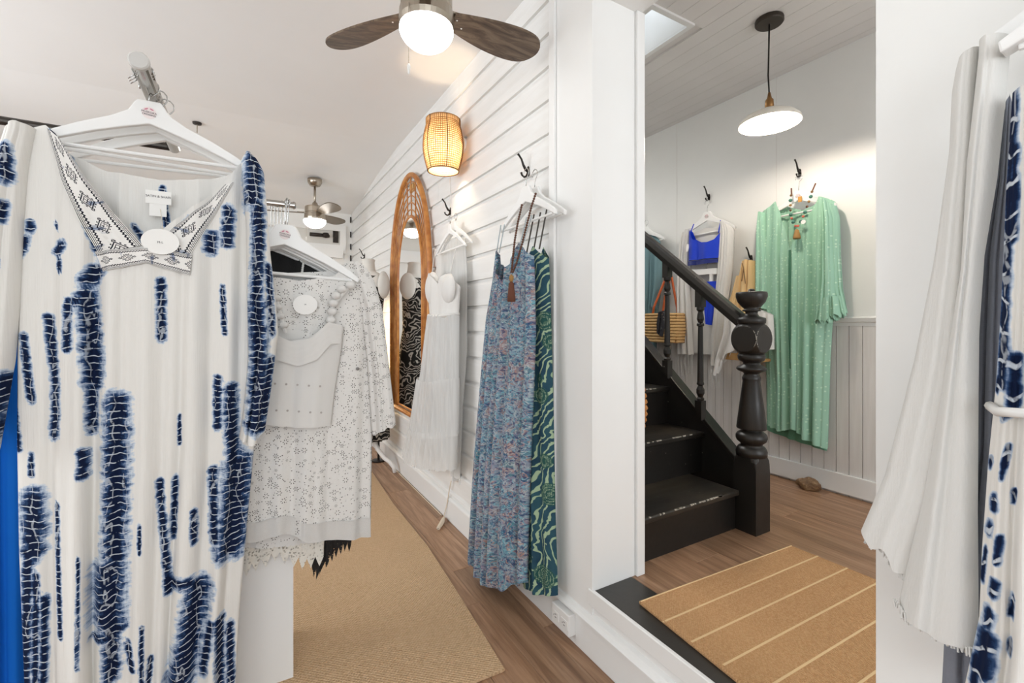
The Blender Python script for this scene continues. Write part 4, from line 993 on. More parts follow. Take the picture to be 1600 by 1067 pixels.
ep = YP(1.705)
ed = thing('eyelet_dress', 'white eyelet dress with long sleeves hanging on the chrome rail', 'dress', ep.w(.15, .7))
eb = garment('body', eyelet, ep, L=[(345, 400), (335, 600), (330, 860)], R=[(570, 410), (582, 470), (584, 560), (581, 700), (579, 840)],
    TF=[(360, 420), (395, 395), (425, 432), (470, 440), (520, 432), (550, 408), (570, 428)], TB=[(360, 420), (395, 400), (440, 427), (510, 424), (550, 408), (570, 428)], B=[(335, 830), (400, 836), (440, 822), (480, 834), (520, 828), (579, 832)],
    D=.03, folds=4.5, amp=.0075, nc=90, nr=70, parent=ed, seed=21, bmin=.006, ripple=.004)
garment('right_sleeve', eyelet, ep, L=[(545, 420), (562, 480), (572, 560), (576, 620), (580, 684)], R=[(568, 412), (584, 440), (596, 480), (606, 560), (618, 664)], TF=[(548, 412), (560, 410), (574, 422)], B=[(581, 680), (598, 668), (616, 662)], D=.03, folds=2.5, amp=.005, nc=40, nr=50, off=.008, parent=ed, bmin=.01, seed=22, ripple=.003)
band('lace_trim', M('white_lace', srgb(232, 230, 226), .9, fn=lacefn(srgb(230, 228, 224), srgb(150, 146, 140), 130, .16)), eb, [(340, 806), (400, 812), (440, 800), (480, 812), (578, 808)], [(340, 836), (400, 842), (440, 828), (480, 840), (579, 838)], ed, n=50, m=3, lift=.004)
obj('button', MB().lathe([(0, 0), (.006, 0), (.006, -.003), (0, -.004)], eb.spx(556, 575, .006), 12, 'y'), M('pearl_grey_button', srgb(120, 116, 112), .3), ed)
ca = thing('camisole', 'white camisole with bobble straps hung over the eyelet dress', 'top', ep.w(.05, .9, .06))
cb_ = garment('body', white_cotton, ep, L=[(400, 480), (404, 560), (405, 670)], R=[(537, 490), (532, 540), (521, 610), (514, 670)],
    TF=[(402, 520), (425, 522), (450, 532), (480, 528), (508, 505), (535, 512)], TB=[(402, 512), (470, 516), (535, 508)], B=[(405, 658), (460, 663), (514, 662)], D=.03, folds=2.2, amp=.004, nc=50, nr=40, off=.034, parent=ca, bmin=.002, seed=31)
band('neck_cowl', white_cotton, cb_, [(404, 512), (430, 522), (455, 534), (482, 528), (508, 503), (530, 508)], [(404, 548), (430, 560), (462, 570), (490, 560), (512, 536), (528, 536)], ca, n=26, m=6, lift=.012)
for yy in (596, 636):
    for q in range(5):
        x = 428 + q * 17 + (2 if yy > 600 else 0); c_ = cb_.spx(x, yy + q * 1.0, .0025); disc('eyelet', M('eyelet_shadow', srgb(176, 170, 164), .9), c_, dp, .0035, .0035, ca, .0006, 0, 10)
cpl = YP(1.655)
bob = [(547, 446), (534, 452), (525, 462), (521, 474), (519, 487), (517, 500)]
for i, (x, y) in enumerate(bob):
    c_ = cpl.wp(x, y); r = .0165
    obj('bobble', MB().lathe([(r * math.sin(a) + 1e-4, c_[2] - r * .85 * math.cos(a)) for a in [math.pi * k / 10 for k in range(11)]], (c_[0], c_[1], 0), 14), white_cotton, ca, smooth=True)
obj('strap', MB().tube([cpl.wp(552, 440), cpl.wp(520, 478), cpl.wp(516, 510)], .006, 6), white_cotton, ca)
for i, (x, y) in enumerate([(432, 466), (434, 480), (438, 494), (444, 508)]):
    c_ = cpl.wp(x, y); r = .013
    obj('bobble', MB().lathe([(r * math.sin(a) + 1e-4, c_[2] - r * .85 * math.cos(a)) for a in [math.pi * k / 10 for k in range(11)]], (c_[0], c_[1], 0), 12), white_cotton, ca, smooth=True)
obj('strap', MB().tube([cpl.wp(428, 440), cpl.wp(432, 466), cpl.wp(446, 520)], .006, 6), white_cotton, ca)
c_ = YP(1.65).wp(477, 476); tg_ = disc('price_tag', paper, c_, dp, .037, .033, ca, .0015, .1)
lettering('M', .007, ink, (c_[0], c_[1] - .0018, c_[2]), dp, tg_)
# layers showing behind and below
bk = garment('black_jersey_shirt', M('black_jersey', srgb(18, 18, 19), .85, fn=lacefn(srgb(16, 16, 17), srgb(60, 58, 58), 60, .06)), YP(1.80), L=[(400, 380), (400, 640)], R=[(520, 400), (530, 640)], TF=[(402, 392), (440, 372), (520, 404)], B=[(402, 640), (530, 640)], D=.03, folds=3, amp=.006, nr=14, nc=24, seed=5)
tag(bk.o, 'black top glimpsed through the white hanger behind the eyelet dress', 'top')
bp_ = YP(1.772); nk_ = thing('bead_necklace', 'short string of pearl beads against the black top', 'necklace', bp_.wp(474, 425))
for q in range(9):
    c_ = YP(1.765).wp(475 - q * .4, 404 + q * 2.9); r = .0042
    obj('bead', MB().lathe([(r * math.sin(a) + 1e-4, c_[2] - r * math.cos(a)) for a in [math.pi * k / 6 for k in range(7)]], (c_[0], c_[1], 0), 8), paper, nk_, smooth=True)
ul = garment('under_dress', eyelet, YP(1.727), L=[(352, 640), (345, 870)], R=[(560, 640), (548, 860)], TF=[(352, 660), (556, 660)], B=[(345, 856), (420, 857), (490, 848), (546, 836)], D=.008, folds=4, amp=.003, nc=50, nr=20, seed=41, bmin=.004, zig=.006, zign=26)
tag(ul.o, 'white eyelet underdress with scalloped hem showing below the eyelet dress', 'dress')
cl = garment('cream_lace_dress', cream_lace, YP(1.742), L=[(352, 700), (345, 890)], R=[(512, 700), (505, 900)], TF=[(352, 740), (508, 740)], B=[(352, 892), (390, 898), (430, 876), (470, 890), (500, 884)], D=.006, folds=5, amp=.0025, nc=110, nr=16, seed=43, bmin=.004, zig=.035, zign=11)
tag(cl.o, 'cream lace dress with jagged hem hanging above the cabinet', 'dress')
bl_ = garment('black_lace_dress', black_lace, YP(1.756), L=[(470, 740), (486, 840), (488, 905)], R=[(552, 740), (550, 830), (548, 870), (512, 906)], TF=[(470, 760), (552, 760)], B=[(489, 900), (502, 905), (515, 880), (535, 862), (548, 862)], D=.004, folds=4, amp=.002, nc=90, nr=18, seed=44, bmin=.003, zig=.03, zign=9)
tag(bl_.o, 'black crochet lace dress hem with pointed edge showing below the eyelet dress', 'dress')

# ------------------------------------------------------------------ rugs
def flat_poly(name, mat, pts, z0, z1): return obj(name, MB().prism(pts, lambda a, b: (a, b, z1), lambda a, b: (a, b, z0)), mat)
rug_pts = [(.02, 1.40), (.69, 1.425), (.80, 1.42), (.815, 1.6), (.845, 2.0), (.872, 2.43), (.872, 3.11), (.912, 3.97), (.93, 4.4), (.08, 4.4)]
tag(flat_poly('jute_rug', jute, rug_pts, .0015, .010), 'long tan woven jute rug on the shop floor', 'rug')
mt = thing('door_mat', 'tan coir mat with pale stripes lying over the hall threshold', 'mat', (1.65, .68, HF + .003))
mpts = [(1.205, 1.165), (2.09, 1.118), (2.11, .12), (1.165, .12), (1.160, .6)]
obj('pile', MB().prism(mpts, lambda a, b: (a, b, HF + .012), lambda a, b: (a, b, HF + .003)), coir, mt)
obj('bound_edge', MB().tube([(1.205, 1.163, HF + .010), (2.09, 1.116, HF + .010)], .004, 6), coir_stripe, mt)
obj('bound_edge', MB().tube([(1.206, 1.163, HF + .010), (1.161, .6, HF + .010), (1.166, .12, HF + .01)], .004, 6), coir, mt)
for y in (1.045, .935, .825, .715, .605, .495, .385, .275):
    obj('stripe', MB().prism([(1.19, y + .004), (1.19, y - .003), (2.095, y - .038), (2.095, y - .031)], lambda a, b: (a, b, HF + .0128), lambda a, b: (a, b, HF + .011)), coir_stripe, mt)

# ------------------------------------------------------------------ arched rattan mirror
MXF = WX - .004
mp = XP(WX - .035)
mY = lambda x: mp.px(x, 400)[0]
oL, oR = mY(612.5), mY(671.5); gL, gR = mY(623), mY(660.5); cA = (oL + oR) / 2; gC = (gL + gR) / 2
zT, zB = mp.px(643, 271)[1], mp.px(613, 632)[1]; gT = mp.px(642, 338)[1]
mi = thing('arched_mirror', 'tall arched rattan mirror hung on the white plank wall', 'mirror', mp.w(cA, zB))
def arch(l, r, zt, zb, hgt, n=22):
    c, w = (l + r) / 2, (r - l) / 2
    return [(l, zb)] + [(c - w * math.cos(math.pi * k / n), zt - hgt + hgt * math.sin(math.pi * k / n)) for k in range(n + 1)] + [(r, zb)]
oH = (oR - oL) * .86; gH = (gR - gL) * .80
fr_pts = arch(oL, oR, zT, zB, oH, 30)
obj('outer_frame', MB().tube([mp.w(a, z) for a, z in fr_pts] + [mp.w(oL, zB)], .019, 10), rattan, mi, smooth=True)
obj('inner_frame', MB().tube([mp.w(a, z) for a, z in arch(gL, gR, gT, zB + .03, gH, 26)], .013, 8), rattan, mi, smooth=True)
for k in range(1, 6):
    t = k / 6; l, r, zt_, hg = oL + (gL - oL) * t, oR + (gR - oR) * t, zT + (gT - zT) * t, oH + (gH - oH) * t
    obj('rattan_arch', MB().tube([mp.w(a, z) for a, z in arch(l, r, zt_, zB + .01, hg, 26)], .005, 6), rattan, mi, smooth=True)
for k in (-1.4, -.45, .45, 1.4):
    a1 = cA + k * .11; zt_ = zT - oH + oH * math.sqrt(max(0, 1 - ((a1 - cA) / ((oR - oL) / 2)) ** 2)); a0 = gC + k * .10; w_ = (gR - gL) / 2
    zg_ = gT - gH + gH * math.sqrt(max(0, 1 - ((a0 - gC) / w_) ** 2))
    obj('rattan_spoke', MB().tube([mp.w(a0, zg_), mp.w(a1, zt_)], .0055, 6), rattan, mi)
obj('bottom_rail', MB().tube([mp.w(oL, zB), mp.w(oR, zB)], .019, 8).tube([mp.w(gL, zB + .04), mp.w(gR, zB + .04)], .010, 8), rattan, mi)
gpts = arch(gL, gR, gT, zB + .04, gH, 26)
obj('glass', MB().prism(gpts, lambda a, z: mp.w(a, z, .004), lambda a, z: mp.w(a, z, -.004)), mirror_glass, mi)
obj('hanging_cleat', MB().box(mp.o[0] + .02, WX, -cA - .04, -cA + .04, zT - .12, zT - .06), pine, mi)

# ------------------------------------------------------------------ mannequin and lamp by the mirror
mx, my = .88, 3.90; FR = math.radians(-140)
mn = thing('mannequin', 'armless dress form in black and white dress beside the mirror', 'mannequin', (mx, my, 0))
def ell_body(rows, n=28, face=FR):
    m2 = MB(); cf, sf = math.cos(face), math.sin(face)
    for (z, a, b, f) in rows:
        for k in range(n):
            t = 2 * math.pi * k / n; u = a * math.cos(t); v = b * math.sin(t) + f
            m2.v.append((mx + u * -sf + v * cf, my + u * cf + v * sf, z))
    for i in range(len(rows) - 1):
        for k in range(n): m2.f.append((i * n + k, i * n + (k + 1) % n, (i + 1) * n + (k + 1) % n, (i + 1) * n + k))
    m2.f.append(tuple(range(n - 1, -1, -1))); m2.f.append(tuple((len(rows) - 1) * n + k for k in range(n)))
    return m2
mz = lambda y: H + (HY - y) / F_PX * (mx * ST + my * CT)
obj('torso', ell_body([(mz(520), .115, .095, 0), (mz(490), .125, .105, .01), (mz(465), .145, .115, .02), (mz(447), .165, .105, .01), (mz(436), .165, .085, 0), (mz(428), .11, .07, -.01), (mz(424), .06, .06, -.01), (mz(420), .052, .055, -.01), (mz(410), .05, .052, -.005), (mz(406), .056, .056, -.005), (mz(405), .05, .05, -.005)]), mannequin_white, mn, smooth=True)
for s in (-1, 1):
    cf, sf = math.cos(FR), math.sin(FR); c = (mx - sf * s * .150, my + cf * s * .150, mz(446)); m2 = MB(); n = 20
    for j in range(7):
        t = j / 6 * math.pi / 2; rr = math.cos(t); h_ = math.sin(t) * .045
        for k in range(n):
            q = 2 * math.pi * k / n; m2.v.append((c[0] - sf * s * h_ + cf * .072 * rr * math.cos(q), c[1] + cf * s * h_ + sf * .072 * rr * math.cos(q), c[2] + .115 * rr * math.sin(q)))
    for j in range(6):
        for k in range(n): m2.f.append((j * n + k, j * n + (k + 1) % n, (j + 1) * n + (k + 1) % n, (j + 1) * n + k))
    obj('shoulder_cap', m2, mannequin_white, mn, smooth=True)
rows = []
for y, a, b, f in [(432, .125, .088, 0), (440, .15, .098, .005), (450, .158, .112, .012), (465, .155, .125, .024), (490, .13, .112, .012), (515, .118, .10, 0), (540, .145, .12, 0), (570, .160, .13, 0), (610, .165, .135, 0), (650, .17, .14, 0), (684, .175, .145, 0), (685, .165, .135, 0)]:
    rows.append((mz(y), a, b, f))
dm = ell_body(rows, 60); r_ = random.Random(2)
for i in range(len(rows)):
    for k in range(60):
        x, y, z = dm.v[i * 60 + k]; w = 1 + (.07 * math.sin(k * 1.25 + i * .3) + .04 * math.sin(k * 2.6)) * max(0, (i - 5) / 6); dm.v[i * 60 + k] = (mx + (x - mx) * w, my + (y - my) * w, z)
obj('dress', dm, bw_print, mn, smooth=True)
obj('stand_pole', MB().tube([(mx, my, .20), (mx, my, mz(520))], .018, 10), plastic_white, mn)
for k in range(3):
    a = k * 2 * math.pi / 3 - .75; ca, sa = math.cos(a), math.sin(a)
    obj('stand_leg', MB().tube([(mx + ca * r, my + sa * r, z) for r, z in [(.0, .34), (.04, .30), (.09, .20), (.15, .13), (.20, .10), (.235, .06), (.245, .016)]], [.014, .017, .018, .018, .018, .017, .015], 8), plastic_white, mn, smooth=True)
fl = thing('floor_lamp', 'slim glowing warm tube lamp standing behind the mannequin', 'lamp', (1.035, 4.17, 0))
obj('base', MB().lathe([(0, 0), (.06, 0), (.06, .012), (.01, .016), (.01, .55)], (1.035, 4.17, 0), 20), iron, fl)
obj('tube', MB().tube([(1.035, 4.17, .55), (1.035, 4.17, 1.42)], .016, 12), lamp_tube, fl, smooth=True)
obj('cap', MB().tube([(1.035, 4.17, 1.42), (1.035, 4.17, 1.44)], .018, 12), iron, fl)
sb = thing('wire_basket', 'small black wire basket on the floor behind the mannequin stand', 'basket', (.78, 4.05, 0))
for z in (.004, .03, .06): obj('ring', MB().tube([(.74 + .10 * math.cos(a), 4.12 + .10 * math.sin(a), z) for a in [2 * math.pi * k / 24 for k in range(24)]], .003, 5, closed=True), iron, sb)
for k in range(12):
    a = 2 * math.pi * k / 12; obj('wire', MB().tube([(.74 + .10 * math.cos(a), 4.12 + .10 * math.sin(a), .004), (.74 + .10 * math.cos(a), 4.12 + .10 * math.sin(a), .06)], .002, 4), iron, sb)

# ------------------------------------------------------------------ cords, plug, outlets
def fpt(x, y, z=.004):
    r = ray(x, y); t = (z - H) / r[2]; return (t * r[0], t * r[1], z)
def clampx(p, m=.010): return (min(p[0], WX - .016 - m), p[1], p[2])
c1 = [clampx(fpt(*p)) for p in [(591, 702), (596, 713), (604, 717), (615, 718), (625, 725), (629, 733), (637, 742), (650, 756), (664, 770), (672, 778), (680, 788), (690, 796), (698, 803)]]
tag(obj('power_cord', MB().tube(c1, .0035, 6), cord_white, smooth=True), 'cream power cord lying along the baseboard', 'cord')
pc = thing('dangling_plug_cord', 'white cord hanging down the baseboard with a plug end on the floor', 'cord', clampx(fpt(690, 822)))
tp = XP(WX - .02)
obj('cord', MB().tube([tp.wp(706, 746), tp.wp(702, 765), tp.wp(699, 785), tp.wp(696, 806, .01), clampx(fpt(694, 815, .012)), clampx(fpt(690, 822, .012))], .0035, 6), cord_white, pc, smooth=True)
p1, p2, p3 = [Vector(clampx(fpt(x, y, .014))) for x, y in ((694, 808), (690, 817), (685, 825))]
obj('plug', MB().tube([p1, (p1 + p2) / 2, p2, p3], [.006, .013, .014, .012], 10), cord_white, pc, smooth=False)
dir_ = (p3 - p2).normalized()
for s in (-.005, .005): q = p3 + dir_ * .002 + Vector((s, s * .3, 0)); obj('prong', MB().tube([q, q + dir_ * .014], .0016, 6), chrome, pc)
a, z = tp.px(711, 742); ad = thing('plug_adapter', 'white plug adapter in the low wall socket under the tulle dress', 'plug', tp.w(a, z - .05))
obj('socket_plate', MB().box(WX - .008, WX + .002, -a - .035, -a + .035, z - .055, z + .055), plastic_white, ad, bevel=.003)
obj('adapter_body', MB().box(WX - .05, WX - .008, -a - .024, -a + .024, z - .03, z + .04), plastic_white, ad, bevel=.005)
op = XP(WX - .016); a0, z0 = op.px(872, 951); a1, z1 = op.px(899, 962)
oc = (a0 + a1) / 2; hw_ = abs(a1 - a0) / 2; zc_ = .078
ou = thing('wall_outlet', 'white double power outlet box mounted on the baseboard below the post', 'outlet', op.w(oc, zc_ - .045))
obj('box', MB().box(WX - .048, WX - .015, -oc - hw_, -oc + hw_, zc_ - .042, zc_ + .042), plastic_white, ou, bevel=.004)
for s in (-.5, .5):
    yy = -oc + s * hw_; rc = obj('receptacle', MB().box(WX - .050, WX - .047, yy - hw_ * .36, yy + hw_ * .36, zc_ - .017, zc_ + .017), plastic_white, ou, bevel=.001)
    for dz in (-.006, .006): obj('slot', MB().box(WX - .0506, WX - .0498, yy - .006, yy + .004, zc_ + dz - .0012, zc_ + dz + .0012), dark_slot, rc)
    obj('slot', MB().box(WX - .0506, WX - .0498, yy + .008, yy + .012, zc_ - .002, zc_ + .002), dark_slot, rc)

# ------------------------------------------------------------------ tulle dress and sheer robe on the plank wall
hz_, hy_ = wall_pl.px(704, 330)
tpl = XP(WX - .075); a, z = tpl.px(706, 340)
hanger('slim white hanger holding the tulle dress', tpl, tpl.px(703, 380)[0], z + .015, .46, .14, .06, slim=True, sticker=False, th=.012, group='slim white hangers on the plank wall')
hanger('slim white hanger behind the tulle dress, holding the sheer robe', XP(WX - .05), XP(WX - .05).px(712, 360)[0], z + .03, .46, .14, .06, slim=True, sticker=False, th=.012, group='slim white hangers on the plank wall')
rb = garment('sheer_robe', sheer_white, XP(WX - .035), L=[(682, 380), (680, 500), (690, 650), (704, 750)], R=[(727, 366), (730, 420), (730, 550), (723, 640), (718, 760)], TF=[(683, 392), (705, 372), (728, 372)], B=[(700, 738), (718, 748)], D=.012, folds=3, amp=.005, nc=36, nr=40, seed=51)
tag(rb.o, 'sheer white robe hanging flat on the wall behind the tulle dress', 'robe')
ts = XP(WX - .10)
tu = thing('tulle_dress', 'white strapless tiered tulle dress hanging on the plank wall', 'dress', ts.wp(680, 728))
garment('bodice', white_cotton, ts, L=[(671, 425), (671, 450), (674, 495)], R=[(714, 425), (719, 450), (716, 495)], TF=[(672, 446), (676, 431), (683, 426), (692, 434), (698, 444), (703, 433), (710, 427), (716, 434), (719, 446)], TB=[(672, 448), (695, 452), (719, 448)], B=[(673, 492), (695, 494), (717, 490)], D=.055, folds=3, amp=.004, nc=50, nr=20, parent=tu, seed=52)
for (x0, x1) in ((672, 693), (698, 719)):
    xm = (x0 + x1) / 2; c = ts.wp(xm, 451, .026); r = abs(ts.px(x0, 440)[0] - ts.px(x1, 440)[0]) * .44; m2 = MB(); n = 18
    for j in range(8):
        t = j / 7 * math.pi / 2
        for k in range(n): q = 2 * math.pi * k / n; m2.v.append((c[0] - .036 * math.sin(t), c[1] + r * math.cos(t) * math.cos(q), c[2] + r * 1.02 * math.cos(t) * math.sin(q)))
    for j in range(7):
        for k in range(n): m2.f.append((j * n + k, j * n + (k + 1) % n, (j + 1) * n + (k + 1) % n, (j + 1) * n + k))
    obj('cup', m2, white_cotton, tu, smooth=True)
obj('waistband', MB().tube([ts.wp(672, 492, .0), ts.wp(682, 493, .05), ts.wp(695, 494, .062), ts.wp(708, 493, .05), ts.wp(717, 490, .0)], .010, 8), white_cotton, tu, smooth=True)
garment('upper_tier', tulle, ts, L=[(673, 490), (661, 580), (650, 640)], R=[(717, 490), (716, 600), (714, 640)], TF=[(673, 493), (717, 491)], B=[(655, 596), (690, 600), (716, 594)], D=.07, folds=10, amp=.007, nc=90, nr=24, parent=tu, seed=53)
garment('middle_tier', tulle, ts, L=[(658, 580), (646, 650), (640, 700)], R=[(717, 580), (716, 690)], TF=[(657, 590), (690, 596), (716, 590)], B=[(643, 676), (685, 682), (714, 680)], D=.085, folds=12, amp=.008, nc=90, nr=20, parent=tu, seed=54)
garment('lower_tier', tulle, ts, L=[(645, 660), (634, 700), (632, 730)], R=[(716, 660), (713, 730)], TF=[(644, 668), (685, 674), (715, 672)], B=[(632, 696), (650, 718), (680, 728), (711, 733)], D=.095, folds=13, amp=.009, nc=100, nr=20, parent=tu, seed=55, ripple=.006)
for x0, x1, yb in ((680, 682, 428), (712, 711, 428)): obj('strap', MB().tube([XP(WX - .08).wp(x0, 388), ts.wp(x1, yb, .03)], .0022, 5), white_cotton, tu)

# ------------------------------------------------------------------ paisley dress, scroll print dress and necklace
wp1 = XP(WX - .085); a, z = wp1.px(821, 268)
hc = wp1.px(822, 300)[0]
hanger('white wooden hanger holding the blue paisley dress', wp1, hc, z + .012, .44, .13, .09, sticker=False, group='hangers beside the post', th=.014)
hanger('white wooden hanger nearest the wall, holding the scroll print dress', XP(WX - .045), XP(WX - .045).px(826, 300)[0] + .05, z + .012, .44, .13, .09, sticker=False, group='hangers beside the post', th=.014)
ppl = XP(WX - .11)
pd_ = thing('paisley_dress', 'long blue paisley print maxi dress with thin straps beside the post', 'dress', ppl.wp(785, 915))
pb = garment('body', paisley, ppl, L=[(783, 385), (777, 440), (766, 500), (757, 600), (747, 720), (738, 860)], R=[(834, 372), (836, 440), (838, 520), (834, 640), (829, 780), (826, 920)],
    TF=[(782, 398), (786, 392), (798, 428), (806, 440), (816, 408), (824, 380), (834, 400)], TB=[(782, 412), (806, 430), (834, 412)], B=[(737, 846), (752, 884), (775, 908), (800, 914), (826, 910)], D=.065, folds=6, amp=.016, nc=100, nr=80, parent=pd_, seed=61, ripple=.008)
for (x0, y0, x1, y1) in ((784, 352, 785, 396), (790, 350, 789, 396), (824, 340, 822, 384), (833, 336, 826, 384)): obj('strap', MB().tube([wp1.wp(x0, y0, .005), ppl.wp(x1, y1, .03)], .0025, 5), paisley, pd_)
spl = XP(WX - .055)
sd = thing('scroll_print_dress', 'long teal and pale green scroll print dress tight against the white post', 'dress', spl.wp(850, 925))
garment('body', damask, spl, L=[(800, 400), (806, 560), (812, 700), (818, 915)], R=[(857, 385), (861, 480), (865, 640), (868, 800), (872, 935)], TF=[(812, 420), (826, 390), (836, 420), (846, 384), (857, 404)], B=[(818, 908), (838, 916), (856, 926), (872, 930)], D=.045, folds=3, amp=.008, nc=60, nr=60, parent=sd, seed=62)
for (x0, y0, x1, y1) in ((846, 332, 843, 392), (856, 326, 852, 390), (836, 335, 832, 396)): obj('strap', MB().tube([XP(WX - .06).wp(x0, y0, .005), spl.wp(x1, y1, .03)], .0035, 5), M('dark_print_strap', srgb(70, 66, 60), .8), sd)
npl = XP(WX - .19)
nk = thing('tassel_necklace', 'long brown bead necklace with russet tassel over the paisley dress', 'necklace', npl.wp(797, 468))
chain = [(799, 318), (797, 345), (796, 375), (797, 405), (799, 428)]; chain2 = [(820, 300), (817, 320), (813, 350), (809, 380), (804, 410), (800, 428)]
for ch in (chain, chain2):
    p = [Vector(npl.wp(x, y, -.05 * (1 - i / (len(ch) - 1)))) for i, (x, y) in enumerate(ch)]; seg = [(p[i] - p[i + 1]).length for i in range(len(p) - 1)]; tot = sum(seg); n = int(tot / .0095)
    for k in range(n):
        d = tot * k / n; i = 0
        while d > seg[i]: d -= seg[i]; i += 1
        c = p[i].lerp(p[i + 1], d / seg[i]); r = .005
        if k == 0:
            bm_ = MB().lathe([(r * math.sin(q) + 1e-4, -r * math.cos(q)) for q in [math.pi * j / 6 for j in range(7)]], (0, 0, 0), 8).mesh('bead'); bm_.materials.append(brown_bead)
        o = bpy.data.objects.new('bead', bm_); C.objects.link(o); o.parent = nk; o.location = c - wloc(nk)
t0 = npl.wp(799, 430)
obj('pendant_bead', MB().lathe([(.001, t0[2] + .004), (.009, t0[2] - .004), (.010, t0[2] - .014), (.006, t0[2] - .024), (.004, t0[2] - .028)], (t0[0], t0[1], 0), 12), gold_tassel, nk, smooth=True)
obj('tassel', MB().lathe([(.004, t0[2] - .026), (.011, t0[2] - .034), (.012, t0[2] - .05), (.016, t0[2] - .085), (.017, t0[2] - .105), (.014, t0[2] - .108)], (t0[0], t0[1], 0), 14), tassel_brown, nk, smooth=True)

# ------------------------------------------------------------------ hall wall clothes
gpl = XP(HX1 - .075); a, z = gpl.px(1249, 278)
hanger('white hanger with pink sticker holding the mint green dress', gpl, gpl.px(1248, 300)[0], z + .02, .42, .11, .11, sticker=True, group='hangers on the hall wall', th=.014)
gd = thing('green_dress', 'long mint green dotted chiffon dress with bell sleeves on the hall wall', 'dress', gpl.wp(1240, 700))
gb = garment('body', green_dot, gpl, L=[(1190, 320), (1188, 400), (1190, 480), (1198, 600), (1199, 690)], R=[(1306, 312), (1304, 400), (1302, 480), (1297, 560), (1292, 720)],
    TF=[(1190, 334), (1204, 326), (1219, 316), (1232, 352), (1244, 390), (1262, 356), (1285, 308), (1297, 311), (1306, 316)], TB=[(1190, 334), (1204, 326), (1219, 320), (1250, 328), (1285, 312), (1297, 311), (1306, 316)], B=[(1199, 662), (1222, 672), (1246, 668), (1262, 684), (1291, 702)], D=.055, folds=6.5, amp=.014, nc=110, nr=70, parent=gd, seed=71)
garment('lining', green_plain, XP(HX1 - .05), L=[(1196, 400), (1198, 690)], R=[(1296, 400), (1292, 720)], TF=[(1196, 420), (1296, 420)], B=[(1200, 672), (1240, 686), (1290, 704)], D=.02, folds=4, amp=.006, nc=40, nr=20, parent=gd, seed=72)
garment('right_sleeve', green_dot, gpl, L=[(1288, 330), (1290, 380), (1290, 440), (1280, 500)], R=[(1306, 312), (1314, 340), (1315, 400), (1318, 450), (1327, 490)], TF=[(1290, 320), (1300, 312), (1310, 322)], B=[(1281, 500), (1296, 503), (1312, 500), (1327, 487)], D=.06, folds=4, amp=.012, nc=60, nr=36, off=.012, parent=gd, seed=73, ripple=.014, flare=1.8)
garment('sleeve_flounce', green_dot, gpl, L=[(1289, 455), (1284, 480), (1279, 505)], R=[(1318, 455), (1322, 475), (1327, 500)], TF=[(1289, 468), (1319, 462)], B=[(1280, 502), (1300, 504), (1326, 490)], D=.075, folds=6, amp=.014, nc=70, nr=14, off=.02, parent=gd, seed=74, ripple=.014)
garment('left_sleeve', green_dot, gpl, L=[(1190, 330), (1185, 360), (1184, 420), (1184, 480)], R=[(1200, 328), (1204, 380), (1206, 440), (1206, 490)], TF=[(1189, 336), (1194, 332), (1200, 334)], B=[(1184, 478), (1206, 484)], D=.05, folds=3, amp=.008, nc=40, nr=26, off=.01, parent=gd, seed=75)
dg = M('dark_green_cord', srgb(60, 110, 86), .8)
obj('neck_tie', MB().tube([gb.spx(1243, 392, .008), gb.spx(1242, 430, .01), gb.spx(1241, 500, .01), gb.spx(1243, 575, .01)], .0045, 6), dg, gd)
obj('neck_tie', MB().tube([gb.spx(1244, 392, .008), gb.spx(1246, 430, .012), gb.spx(1245, 480, .012), gb.spx(1244, 530, .012)], .0045, 6), dg, gd)
bn = XP(HX1 - .165); bk_ = thing('stone_necklace', 'chunky stone bead necklace with tassel hung over the mint green dress', 'necklace', bn.wp(1246, 376))
left = [(1231, 304), (1231, 312), (1232, 320), (1233, 328), (1234, 335), (1236, 341), (1239, 347), (1243, 353)]; right = [(1263, 298), (1262, 306), (1260, 314), (1258, 322), (1256, 331), (1254, 338), (1251, 346), (1247, 353)]
for q, (x, y) in enumerate(left + right):
    c = bn.wp(x, y, -.04 * max(0, 1 - (y - 298) / 50)); r = .0105 if q % 8 in (1, 4, 6) else .0075; mt_ = [rattan_dark, teal_bead, gold_tassel, brown_bead, teal_bead, coral_bead, teal_bead, coral_bead][q % 8]
    obj('bead', MB().lathe([(r * math.sin(t) + 1e-4, c[2] - r * math.cos(t)) for t in [math.pi * j / 6 for j in range(7)]], (c[0], c[1], 0), 10), mt_, bk_, smooth=True)
for (x0, y0, x1, y1) in ((1231, 304, 1228, 292), (1263, 298, 1266, 284)): obj('cord', MB().tube([bn.wp(x0, y0, -.04), bn.wp(x1, y1, -.06)], .004, 6), tassel_brown, bk_)
c = bn.wp(1245, 358); obj('tassel', MB().lathe([(.004, c[2]), (.012, c[2] - .008), (.014, c[2] - .02), (.021, c[2] - .05), (.020, c[2] - .058)], (c[0], c[1], 0), 14), gold_tassel, bk_, smooth=True)
c = bn.wp(1256, 347, .006); disc('price_tag', paper, c, bn, .014, .012, bk_, .001)
c = XP(HX1 - .088).wp(1250, 311); obj('amber_tag', MB().box(c[0] - .002, c[0], c[1] - .011, c[1] + .011, c[2] - .018, c[2] + .016), M('amber_tag', srgb(206, 150, 70), .5), bk_)

